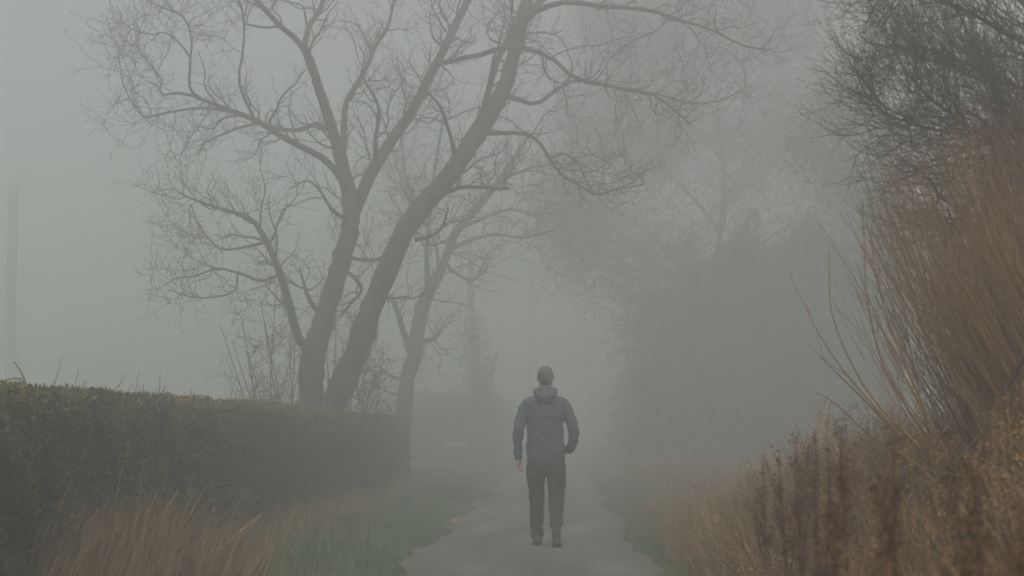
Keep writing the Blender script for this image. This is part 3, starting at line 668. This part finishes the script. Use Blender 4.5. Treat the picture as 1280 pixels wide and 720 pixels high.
def dock_stalks():
    def dock(x, y, h, lean, label, group=None):
        z = float(ground_z(x, y)); root = empty('dock_stalk', (x, y, z), R.uniform(0, 6)); tag(root, label, 'dead plant', group)
        K = 9; t = np.linspace(0, 1, K)
        stem = np.stack([lean * h * t**1.4, .04 * h * np.sin(t * 2.5), h * t], -1)[None]
        a = Acc(); tubes(a, stem, np.linspace(.007, .003, K)[None], 6); a.build('stem', M['dock'], root, True)
        g = grow(stem, np.linspace(.006, .003, K)[None], 9, length=(.14, .34), ang=(14, 32), trop=(0, 0, .10), wob=.04, K=7, rfrac=.6, rmin=.002, tr=(.45, .85))
        a = Acc(); tubes(a, g[0], g[1], 4); a.build('side_stems', M['dock'], root, kind='stuff')
        pts = np.concatenate([g[0][:, 2:].reshape(-1, 3), np.repeat(stem[0, 5:], 6, 0) + R.normal(0, .004, (24, 3))])
        n = 520; i = R.integers(0, len(pts), n); a = Acc()
        c = pts[i] + R.normal(0, .011, (n, 3)) + np.array([0, 0, 1]) * R.uniform(-.025, .025, (n, 1))
        leaves(a, c, R.uniform(.007, .014, n), 0, .8); a.build('seed_head', M['dock'], root, kind='stuff')
    big = [(1150, 545, 5.2, 'dark brown seeding dock stalk, tallest of the blurred ones at lower right'),
           (1088, 535, 5.8, 'blurred dark dock stalk left of the tallest one'),
           (1092, 612, 4.6, 'short thick dark dock head low in front of the bank')]
    big += [(1052, 590, 5.4, 'leftmost of the blurred dark dock heads low on the bank'),
            (1215, 590, 4.7, 'blurred brown dock stalk to the right of the tallest one'),
            (1262, 640, 4.3, 'blurred brown dock stalk in the bottom right corner'),
            (1175, 650, 4.2, 'nearest blurred dock head, low at the bottom edge of the bank')]
    for px, py, d, lab in big:
        p = P(px, py, d); g0 = float(ground_z(p[0], d)); dock(p[0], d, p[2] - g0, R.normal(0, .06), lab)
    for k in range(24):
        px = R.uniform(955, 1275); d = R.uniform(7.5, 14)
        py = 560 + R.uniform(-25, 60) + max(0, 1020 - px) * .4
        p = P(px, py, d); g0 = float(ground_z(p[0], d))
        if p[0] < LANE_R + .15 or p[2] - g0 < .2: continue
        dock(p[0], d, p[2] - g0, R.normal(0, .10), 'dead brown dock stalk among the weeds of the right bank', 'dead dock stalks on the right bank')
    # two pale dead grass stalks
    for rows, lab in (([(1010, 580, 2.2), (1018, 545, 2), (1027, 515, 1.8), (1034, 498, 1.4)], 'pale thin dead stalk leaning right above the bank weeds'),
                      ([(1024, 590, 2.2), (1030, 550, 2), (1036, 520, 1.8), (1038, 503, 1.4)], 'pale thin upright dead stalk beside the leaning one')):
        p, r = traced(rows, 13.0, 9); g = grow(p, r, 7, length=(.05, .12), K=4, rmin=.0015, tr=(.5, 1)); s = Acc(); tubes(s, p, r, 4, .95); tubes(s, *g, 3, .9)
        tag(s.build('pale_stalk', M['dry']), lab, 'dead plant')

# ------------------------------------------------------------------ left verge
def left_verge():
    a = Acc(); n = 120000
    y = 11 + 54 * R.random(n) ** 1.6; x = -3.2 + R.random(n) * (3.2 + LANE_L + .06 + .08 * np.sin(y * .9) + .04 * np.sin(y * 2.7 + 1))
    x = x + .05 * R.normal(size=n)
    h = (.05 + .13 * patch(x, y, 1.6, 2) * sm(-.05, .7, LANE_L - x)) * R.uniform(.5, 1.3, n)
    blades(a, x, y, ground_z(x, y) - .01, h, R.uniform(.004, .009, n), .5, .5, (0, 0), np.clip(.65 * R.random(n) + .4 * patch(x, y, .8, 9), 0, 1))
    # right-hand strip at the lane's edge
    n = 52000; y = 12 + 48 * R.random(n) ** 1.3; x = LANE_R - .01 + .08 * np.sin(y * .7 + 2) + .04 * np.sin(y * 3.1) + np.abs(R.normal(0, .55 + .5 * (y > 16), n))
    h = (.04 + .12 * patch(x, y, 2, 5)) * R.uniform(.5, 1.3, n)
    blades(a, x, y, ground_z(x, y) - .01, h, R.uniform(.004, .009, n), .5, .5, (0, 0))
    tag(a.build('verge_grass', M['grass']), 'short green grass along both edges of the lane', 'grass', kind='stuff')
    # tufts of tall dead grass against the hedge
    def tuft(label, cx, cy, n, sx, sy, hh, lean=.35, group=None, bias=(.25, -.05), stalks=0):
        z = float(ground_z(cx, cy)); root = empty('dead_grass_tuft', (cx, cy, z)); tag(root, label, 'dry grass', group)
        a = Acc(); x = R.normal(0, sx, n); y = R.normal(0, sy, n)
        blades(a, x, y, np.zeros(n) - .02, R.uniform(*hh, n), R.uniform(.0025, .0055, n), lean, .6, bias, np.clip(.1 + .7 * R.random(n), 0, 1), 3)
        a.build('blades', M['dry'], root, kind='stuff')
        for k in range(stalks):
            d = norm(np.array([R.normal(bias[0] * 1.2, .4), R.normal(0, .2), 1.])); K = 7; L = hh[1] * R.uniform(1.0, 1.45)
            p = np.zeros((1, K, 3)); p[0, 0] = (R.normal(0, sx), R.normal(0, sy), 0)
            for q in range(1, K): d = norm(d + R.normal(0, .03, 3)); p[0, q] = p[0, q-1] + d * L / (K - 1)
            a = Acc(); tubes(a, p, np.linspace(.0034, .0016, K)[None], 4, .8)
            a.build('stalk', M['dry'], root)
    tuft('large tawny dead grass tuft at the hedge foot, bottom left corner', -2.85, 12.9, 2600, .36, .5, (.25, .78), .30, stalks=10)
    tuft('tawny dead grass tuft right of the corner one against the hedge', -2.45, 13.6, 1500, .26, .5, (.18, .55), .35, stalks=9)
    tuft('tawny dead grass at the extreme left edge under the hedge', -3.35, 12.3, 900, .25, .4, (.2, .6), .3, stalks=4)
    p = P(372, 678, 22); tuft('tan leaning grass tuft at the hedge foot, halfway to the tree', p[0], 22, 1500, .35, .9, (.14, .42), .45, stalks=9)
    p = P(420, 655, 27); tuft('pale grass tuft under the far end of the near hedge', p[0], 27, 1000, .3, .9, (.12, .38), .4, stalks=5)
    for k in range(16):
        y = R.uniform(15, 40); x = -3.0 + R.random() * .45
        tuft('low dead grass tuft along the foot of the clipped hedge', x, y, 260, .22, .4, (.1, .34), .4, 'dead grass tufts along the hedge', stalks=2)
    # long dead stems leaning out from the hedge foot
    for rows, lab in (([(188, 700, 4), (195, 660, 3.4), (222, 613, 2.4)], 'long straw leaning right at the hedge foot, the tallest there'),
                      ([(255, 705, 3.6), (300, 665, 3), (327, 642, 2)], 'straw leaning over the green verge beside the tawny tuft'),
                      ([(15, 715, 4), (45, 672, 3.4), (62, 662, 2.6)], 'stiff broken straw leaning right in the bottom left corner')):
        p, r = traced(rows, 13.3, 9); s = Acc(); tubes(s, p, r * .7, 5, .75); tag(s.build('long_straw', M['dry']), lab, 'dead plant')
    # shoot sticking up from the hedge top
    p, r = traced([(34, 484, 2.2), (26, 465, 1.8), (17, 452, 1.2)], 13.2, 7); s = Acc(); tubes(s, p, r, 4, .2)
    p, r = traced([(28, 474, 1.8), (18, 473, 1.8), (2, 477, 1.2)], 13.2, 7); tubes(s, p, r, 4, .6)
    tag(s.build('stray_twig', M['twig']), 'stray twig poking above the hedge top at far left', 'twig')
    # fallen orange leaf
    a = Acc(); x, y, z = P(568, 657, 24.6); z = float(ground_z(x, 24.6)) + .10
    t = np.linspace(0, 1, 6); wv = .03 * np.sin(np.pi * (.12 + .88 * t)) ; L = .11
    V = []; 
    for k in range(6):
        V += [[x - L/2 + L*t[k], y - wv[k], z + .012*math.sin(3*t[k]) + .008], [x - L/2 + L*t[k], y, z + .012*math.sin(3*t[k])], [x - L/2 + L*t[k], y + wv[k], z + .012*math.sin(3*t[k]) + .014]]
    q = []
    for k in range(5):
        b = 3*k; q += [(b, b+1, b+4, b+3), (b+1, b+2, b+5, b+4)]
    a.add(V, q); tubes(a, np.array([[[x + L/2, y, z + .002], [x + L/2 + .03, y + .01, z + .01]]]), np.full((1, 2), .0015), 3)
    tag(a.build('fallen_leaf', material('orange_leaf', [(.45, .16, .03), (.6, .26, .06)], 30, .7, attr=.2)), 'single orange fallen leaf on the grass by the lane', 'leaf')

def name_board():
    d = 60.0; c = P(571, 557, d); root = empty('low_board', (c[0], d, float(ground_z(c[0], d))), rad(-6)); tag(root, 'small blank pale board low in the fog left of the lane', 'board')
    zc = c[2] - root.location.z
    pm = material('pale_board', [(.13, .13, .12), (.19, .19, .175)], 6, .7, .2, 30, .1)
    def box(name, x0, x1, y0, y1, z0, z1, m, r=0):
        a = Acc(); v = np.array([[x, y, z] for x in (x0, x1) for y in (y0, y1) for z in (z0, z1)])
        a.add(v, [(0,1,3,2), (4,6,7,5), (0,4,5,1), (2,3,7,6), (0,2,6,4), (1,5,7,3)])
        o = a.build(name, m, root); md = o.modifiers.new('bevel', 'BEVEL'); md.width = .006; md.segments = 2; return o
    box('plate', -.31, .31, -.012, .012, zc - .09, zc + .09, pm).rotation_euler = (0, rad(-4), 0)
    for x in (-.2, .2): box('post', x - .03, x + .03, .014, .07, -.2, zc + .11, M['bark'])

# ------------------------------------------------------------------ the walking man
def loft(acc, rings, n=20):
    """rings: (cx, cy, cz, rx, ry[, power]) stacked; capped"""
    V = []; 
    for r in rings:
        cx, cy_, cz, rx, ry = r[:5]; pw = r[5] if len(r) > 5 else 2.0
        for k in range(n):
            t = 2*math.pi*k/n; c, s = math.cos(t), math.sin(t)
            V.append([cx + rx * abs(c)**(2/pw) * (1 if c >= 0 else -1), cy_ + ry * abs(s)**(2/pw) * (1 if s >= 0 else -1), cz])
    m = len(rings); q = []
    for j in range(m - 1):
        for k in range(n): q.append((j*n + k, j*n + (k+1) % n, (j+1)*n + (k+1) % n, (j+1)*n + k))
    c0 = len(V); V.append([rings[0][0], rings[0][1], rings[0][2]]); V.append([rings[-1][0], rings[-1][1], rings[-1][2]])
    t = [((k+1) % n, k, c0) for k in range(n)] + [((m-1)*n + k, (m-1)*n + (k+1) % n, c0 + 1) for k in range(n)]
    acc.add(V, q, t)

def chain(acc, pts, rr, sides=14, K=None):
    """closed rounded tube through points"""
    c = np.column_stack([np.array(pts, float), np.array(rr, float)])
    K = K or len(pts) * 5; s = smooth_line(c, K)
    p = s[:, :3]; r = np.maximum(s[:, 3], .002)
    d0 = norm((p[0] - p[1])[None])[0]; d1 = norm((p[-1] - p[-2])[None])[0]
    pp = [p[0] + d0 * r[0] * .9]; rrr = [r[0] * .15]
    pp.append(p[0] + d0 * r[0] * .55); rrr.append(r[0] * .8)
    for a, b in zip(p, r): pp.append(a); rrr.append(b)
    pp.append(p[-1] + d1 * r[-1] * .55); rrr.append(r[-1] * .8); pp.append(p[-1] + d1 * r[-1] * .9); rrr.append(r[-1] * .15)
    pp = np.array(pp); rrr = np.array(rrr); b = acc.n
    tubes(acc, pp[None], rrr[None], sides, .5)
    e = [pp[0], pp[-1]]; m = len(pp)
    acc.add(e, None, None)
    o = -(2 + m * sides)
    acc.t.append(np.array([((k+1) % sides + b, k + b, b + m*sides) for k in range(sides)] + [((m-1)*sides + k + b, (m-1)*sides + (k+1) % sides + b, b + m*sides + 1) for k in range(sides)]))

def ell(acc, c, r, n=16):
    V = []; q = []
    for j in range(1, n):
        for k in range(n):
            a, b = math.pi*j/n, 2*math.pi*k/n
            V.append([c[0] + r[0]*math.sin(a)*math.cos(b), c[1] + r[1]*math.sin(a)*math.sin(b), c[2] + r[2]*math.cos(a)])
    for j in range(n - 2):
        for k in range(n): q.append((j*n+k, (j+1)*n+k, (j+1)*n+(k+1) % n, j*n+(k+1) % n))
    V.append([c[0], c[1], c[2]+r[2]]); V.append([c[0], c[1], c[2]-r[2]]); t0 = len(V) - 2
    t = [(k, (k+1) % n, t0) for k in range(n)] + [((n-2)*n+(k+1) % n, (n-2)*n+k, t0+1) for k in range(n)]
    acc.add(V, q, t)

def remeshed(acc, name, mat, parent, voxel, smooth=6, fold=None):
    me = acc.mesh('tmp', mat); o = bpy.data.objects.new('tmp', me); COL.objects.link(o)
    r = o.modifiers.new('r', 'REMESH'); r.mode = 'VOXEL'; r.voxel_size = voxel
    s = o.modifiers.new('s', 'SMOOTH'); s.iterations = smooth; s.factor = .5
    dg = bpy.context.evaluated_depsgraph_get(); dg.update()
    nm = bpy.data.meshes.new_from_object(o.evaluated_get(dg)); bpy.data.objects.remove(o)
    nv = len(nm.vertices); co = np.zeros(nv*3, np.float32); nm.vertices.foreach_get('co', co); co = co.reshape(-1, 3).astype(float)
    if fold is not None:
        no = np.zeros(nv*3, np.float32); nm.vertices.foreach_get('normal', no); no = no.reshape(-1, 3)
        co = co + no * fold(co)[:, None]; nm.vertices.foreach_set('co', co.astype(np.float32).ravel())
    nm.polygons.foreach_set('use_smooth', np.ones(len(nm.polygons), bool)); nm.materials.clear(); nm.materials.append(mat); nm.name = name; nm.update()
    return link(bpy.data.objects.new(name, nm), parent)

def man():
    p = P(682, 686, 20.0)
    root = empty('person', (p[0], 20.0, .03)); tag(root, 'person in a dark blue hooded jacket and black trousers walking away down the lane', 'person')
    skin = material('skin', [(.30, .155, .09), (.38, .20, .125)], 20, .6, attr=0, spec=.3)
    hair = material('short_hair', [(.035, .032, .028), (.08, .072, .062)], 60, .8, .8, 200, .0, .2, bdist=.004)
    jk = material('navy_shell', [(.019, .024, .036), (.028, .034, .050)], 5, .75, .5, 22, .0, .3, bdist=.02)
    tr = material('black_cloth', [(.008, .008, .008), (.015, .015, .016)], 8, .9, .5, 26, .0, .15, bdist=.015)
    shoe = material('black_leather', [(.009, .009, .009), (.018, .017, .016)], 20, .6, .3, 60, 0, .3)
    sole = material('rubber_sole', [(.014, .013, .012), (.03, .028, .025)], 20, .9)
    sock = material('grey_sock', [(.03, .03, .028), (.05, .05, .047)], 60, .95)
    # joints (x right, y forward, z up), 8 mm per photo pixel
    sh_l, el_l, wr_l = (-.165, 0, 1.40), (-.268, -.03, 1.16), (-.272, .03, .895)
    sh_r, el_r, wr_r = (.165, 0, 1.40), (.283, -.05, 1.13), (.236, .13, .955)
    an_l, an_r = (-.085, .13, .09), (.108, -.26, .185)
    kn_l, kn_r = (-.085, .11, .49), (.105, -.02, .50)
    hp_l, hp_r = (-.095, 0, .86), (.10, 0, .86)
    # body: one continuous skin
    a = Acc()
    ell(a, (0, -.012, 1.702), (.077, .095, .096)); ell(a, (0, .03, 1.635), (.056, .066, .072)); ell(a, (0, .055, 1.67), (.05, .05, .07))
    chain(a, [(0, .10, 1.705), (0, .115, 1.675), (0, .108, 1.66)], [.009, .014, .013]); ell(a, (0, .085, 1.715), (.05, .02, .012))
    ell(a, (0, .095, 1.628), (.024, .014, .007)); ell(a, (0, .088, 1.60), (.022, .02, .018))
    for s in (-1, 1): ell(a, (s*.077, -.004, 1.685), (.009, .018, .031)); ell(a, (s*.076, .0, 1.66), (.008, .012, .014))
    chain(a, [(0, -.01, 1.66), (0, -.01, 1.58), (0, -.005, 1.50)], [.066, .066, .070])
    loft(a, [(0, 0, .84, .15, .10), (0, 0, .98, .155, .10), (0, 0, 1.15, .14, .095), (0, 0, 1.33, .155, .10), (0, 0, 1.42, .14, .085), (0, 0, 1.48, .08, .06)])
    for sh, el, wr in ((sh_l, el_l, wr_l), (sh_r, el_r, wr_r)): chain(a, [sh, el, wr], [.038, .030, .025])
    for hp, kn, an in ((hp_l, kn_l, an_l), (hp_r, kn_r, an_r)): chain(a, [hp, kn, an], [.085, .055, .04])
    chain(a, [an_l, (-.085, .18, .055), (-.088, .27, .04)], [.036, .034, .03]); chain(a, [an_r, (.108, -.20, .10), (.108, -.13, .05)], [.036, .034, .03])
    # hands: palm + five fingers
    def hand(wr, down, fwd, out, curl):
        w0 = np.array(wr); dn = norm(np.array([down], float))[0]; fw = norm(np.array([fwd], float))[0]; ot = norm(np.array([out], float))[0]
        # palm: broad along fw, thin along ot
        for k, u in enumerate((-.028, -.01, .01, .028)):
            chain(a, [w0 - dn*.01 + fw*u*.6, w0 + dn*.045 + fw*u*.95, w0 + dn*.088 + fw*u], [.016, .0155, .0135], 10)
            L = (.058, .070, .076, .068)[k]; b = w0 + dn*.09 + fw*u
            inn = -ot
            p1 = b + dn*L*.42 + inn*L*.12*curl; p2 = p1 + dn*L*.30 + inn*L*.28*curl; p3 = p2 + dn*L*.18 + inn*L*.34*curl
            chain(a, [b, p1, p2, p3], [.0098, .0092, .0085, .0072], 9)
        t0 = w0 + dn*.025 + fw*.028; t1 = t0 + dn*.032 + fw*.022 - ot*.008; t2 = t1 + dn*.030 + fw*.004 - ot*.006
        chain(a, [t0, t1, t2], [.013, .0115, .009], 9)
    hand(wr_l, (.0, .12, -1), (0.15, 1, .1), (-1, .15, 0), .9)
    hand(wr_r, (-.25, .9, .05), (-.5, 0, 1), (1, .3, .4), 1.6)
    remeshed(a, 'body', skin, root, .006, 3)
    for s in (-1, 1):
        e = Acc(); ell(e, (s*.03, .092, 1.70), (.012, .010, .009), 10); e.build('eye', material('eye_white', [(.5, .5, .48), (.6, .6, .58)], 5, .3), root, True)
    # hair
    a = Acc(); ell(a, (0, -.020, 1.712), (.0805, .096, .089)); ell(a, (0, -.050, 1.675), (.070, .058, .078))
    remeshed(a, 'hair', hair, root, .006, 2, lambda c: .0025 * np.sin(c[:, 0]*190 + c[:, 2]*150) * np.sin(c[:, 2]*230 + c[:, 1]*120))
    # jacket
    a = Acc()
    loft(a, [(.004, 0, .835, .188, .128, 2.3), (.004, 0, .86, .196, .134, 2.3), (.003, 0, .95, .194, .136, 2.3), (0, -.005, 1.08, .186, .132, 2.3), (-.002, -.01, 1.20, .183, .130, 2.3),
             (0, -.012, 1.33, .190, .130, 2.2), (0, -.01, 1.40, .192, .118, 2.1), (0, -.008, 1.455, .165, .102, 2), (0, -.006, 1.50, .118, .085), (0, -.004, 1.545, .088, .076), (0, -.002, 1.575, .078, .072)], 32)
    chain(a, [(-.135, -.005, 1.435), (-.188, -.008, 1.395), (-.238, -.02, 1.29), el_l, (-.276, 0, 1.03), (-.275, .02, .895)], [.066, .068, .061, .056, .050, .043])
    chain(a, [(.135, -.005, 1.435), (.188, -.008, 1.395), (.246, -.03, 1.28), el_r, (.268, .03, 1.03), (.244, .105, .965)], [.066, .068, .061, .057, .051, .045])
    # bunched hood round the neck, hanging at the back
    t = np.linspace(0, 2*math.pi, 13)[:-1]; rng = [(.092*math.cos(k), -.012 + .082*math.sin(k), 1.55 + .016*math.sin(k)) for k in t]
    chain(a, rng + [rng[0]], [.030] * 13, 12, 48)
    chain(a, [(-.095, -.07, 1.535), (-.06, -.115, 1.50), (0, -.128, 1.485), (.06, -.115, 1.50), (.095, -.07, 1.535)], [.030, .038, .046, .038, .030])
    ell(a, (0, -.118, 1.475), (.092, .042, .055)); ell(a, (0, -.075, 1.575), (.062, .038, .030)); ell(a, (0, -.09, 1.53), (.085, .055, .040))
    def fold(c):
        x, y, z = c.T
        f = .004*np.sin(z*34 + np.sin(x*16)*2 + y*8) * np.exp(-((z - 1.0)/.22)**2) + .003*np.sin(z*60 + x*25*np.sign(x)) * (np.abs(x) > .215) + .003*np.sin(x*55 + z*30 + np.sin(z*22)*2)
        f += .006 * np.exp(-((z - 1.285 - .02*np.cos(x*9))/.012)**2) * (y < 0) * (np.abs(x) < .19)      # back yoke seam
        return f
    jo = remeshed(a, 'jacket', jk, root, .0075, 5, fold)
    # hem band, cuffs
    a = Acc(); loft(a, [(.004, 0, .818, .180, .122, 2.3), (.004, 0, .826, .187, .127, 2.3), (.004, 0, .85, .188, .128, 2.3)], 32); a.build('hem', jk, jo, True)
    a = Acc(); chain(a, [(-.275, .018, .91), (-.275, .026, .882)], [.040, .038]); a.build('cuff', jk, jo, True)
    a = Acc(); chain(a, [(.247, .095, .97), (.238, .125, .957)], [.043, .040]); a.build('cuff', jk, jo, True)
    # trousers
    a = Acc()
    loft(a, [(.003, 0, .70, .10, .085), (.003, 0, .76, .178, .118, 2.4), (.003, -.003, .84, .185, .125, 2.4), (.003, -.003, .93, .178, .12, 2.3), (0, 0, 1.0, .165, .11)], 28)
    chain(a, [(-.098, 0, .80), (-.098, .03, .68), (-.088, .10, .50), (-.090, .115, .30), (-.086, .13, .115)], [.096, .093, .078, .070, .066], 18)
    chain(a, [(.105, 0, .80), (.110, -.005, .68), (.107, -.03, .50), (.108, -.15, .33), (.108, -.245, .235)], [.098, .096, .082, .071, .066], 18)
    def tf(c):
        x, y, z = c.T
        return .0035*np.sin(z*48 + x*20 + np.sin(y*30)) * np.exp(-((z - .50)/.10)**2) + .004*np.sin(z*60 + x*30) * (1 - sm(.22, .34, z)) + .003*np.sin(z*30 + x*40)
    remeshed(a, 'trousers', tr, root, .008, 4, tf)
    # shoes
    def shoe_at(M4, name='shoe'):
        a = Acc()
        chain(a, [(0, -.075, .055), (0, -.02, .055), (0, .06, .045), (0, .15, .036)], [.042, .043, .042, .034], 16); chain(a, [(0, -.055, .05), (0, -.045, .13)], [.042, .046], 14)
        a2 = Acc(); st = [(-.115, .012), (-.105, .032), (-.06, .038), (0, .034), (.06, .042), (.12, .044), (.165, .034), (.186, .010)]
        V = []; n = len(st)
        for z in (0, .022):
            V += [[-w_, y_, z] for y_, w_ in st] + [[w_, y_, z] for y_, w_ in st]
        q = []
        for k in range(n - 1):
            q += [(k, n+k, n+k+1, k+1), (2*n+k, 2*n+k+1, 3*n+k+1, 3*n+k), (k, k+1, 2*n+k+1, 2*n+k), (n+k, 3*n+k, 3*n+k+1, n+k+1)]
        q += [(0, 2*n, 3*n, n), (n-1, 2*n-1, 4*n-1, 3*n-1)]
        a2.add(V, q)
        o = remeshed(a, 'shoe', shoe, root, .006, 4, lambda c: np.where(c[:, 2] < .02, 0, 0)); s = a2.build('sole', sole, o)
        s.modifiers.new('b', 'BEVEL').width = .004
        o.matrix_local = M4; return o
    shoe_at(Matrix.Translation((-.085, .155, -.002)) @ Matrix.Rotation(rad(6), 4, 'Z'))
    shoe_at(Matrix.Translation((.108, -.205, .072)) @ Matrix.Rotation(rad(-4), 4, 'Z') @ Matrix.Rotation(rad(-38), 4, 'X'))
    for c0, c1 in ((( -.085, .13, .15), (-.085, .125, .10)), ((.108, -.255, .225), (.108, -.262, .165))):
        a = Acc(); chain(a, [c0, c1], [.046, .044]); a.build('sock', sock, root, True)

# ------------------------------------------------------------------ build
build_ground(); build_lane()
man()
hedge('long clipped hedge with brown tips along the left of the lane', -3.2, -4.5, 9.5, 27.5, 1.5, 150000, 60000, .034, 'hedge_leaf', 6000, .05,
      zf=lambda y: 1.43 + .05 * sm(12, 26, y) + .05 * (patch(y, y * .2, .7, 1) - .5) - .05 * sm(23, 27, y))
hedge('lower far section of clipped hedge ending below the second tree', -3.12, -4.6, 27.7, 41.0, 1.42, 46000, 20000, .038, 'hedge_leaf', 2500, .05,
      zf=lambda y: 1.44 + .03 * (patch(y, y * .2, .7, 4) - .5))
main_tree(); second_tree(); ivy_stump(); faint_pole(); shrub_left(); right_far()
red_shrub(); thorn_tree(); bank_plants(); dock_stalks(); left_verge(); name_board()

# ------------------------------------------------------------------ haze
a = Acc(); x0, x1, y0, y1, z0, z1 = -270, 270, -70, 440, -1.4, 17.0
a.add([[x, y, z] for x in (x0, x1) for y in (y0, y1) for z in (z0, z1)], [(0,1,3,2), (4,6,7,5), (0,4,5,1), (2,3,7,6), (0,2,6,4), (1,5,7,3)])
hm = bpy.data.materials.new('haze'); hm.use_nodes = True; hn = hm.node_tree.nodes; hn.remove(hn['Principled BSDF'])
pv = hn.new('ShaderNodeVolumePrincipled'); pv.inputs['Color'].default_value = (*FOG_COL, 1); pv.inputs['Density'].default_value = FOG_DENSITY; pv.inputs['Anisotropy'].default_value = FOG_G
hm.node_tree.links.new(pv.outputs[0], hn['Material Output'].inputs['Volume'])
tag(a.build('haze', hm), 'even pale fog filling the whole lane', 'fog', kind='stuff')
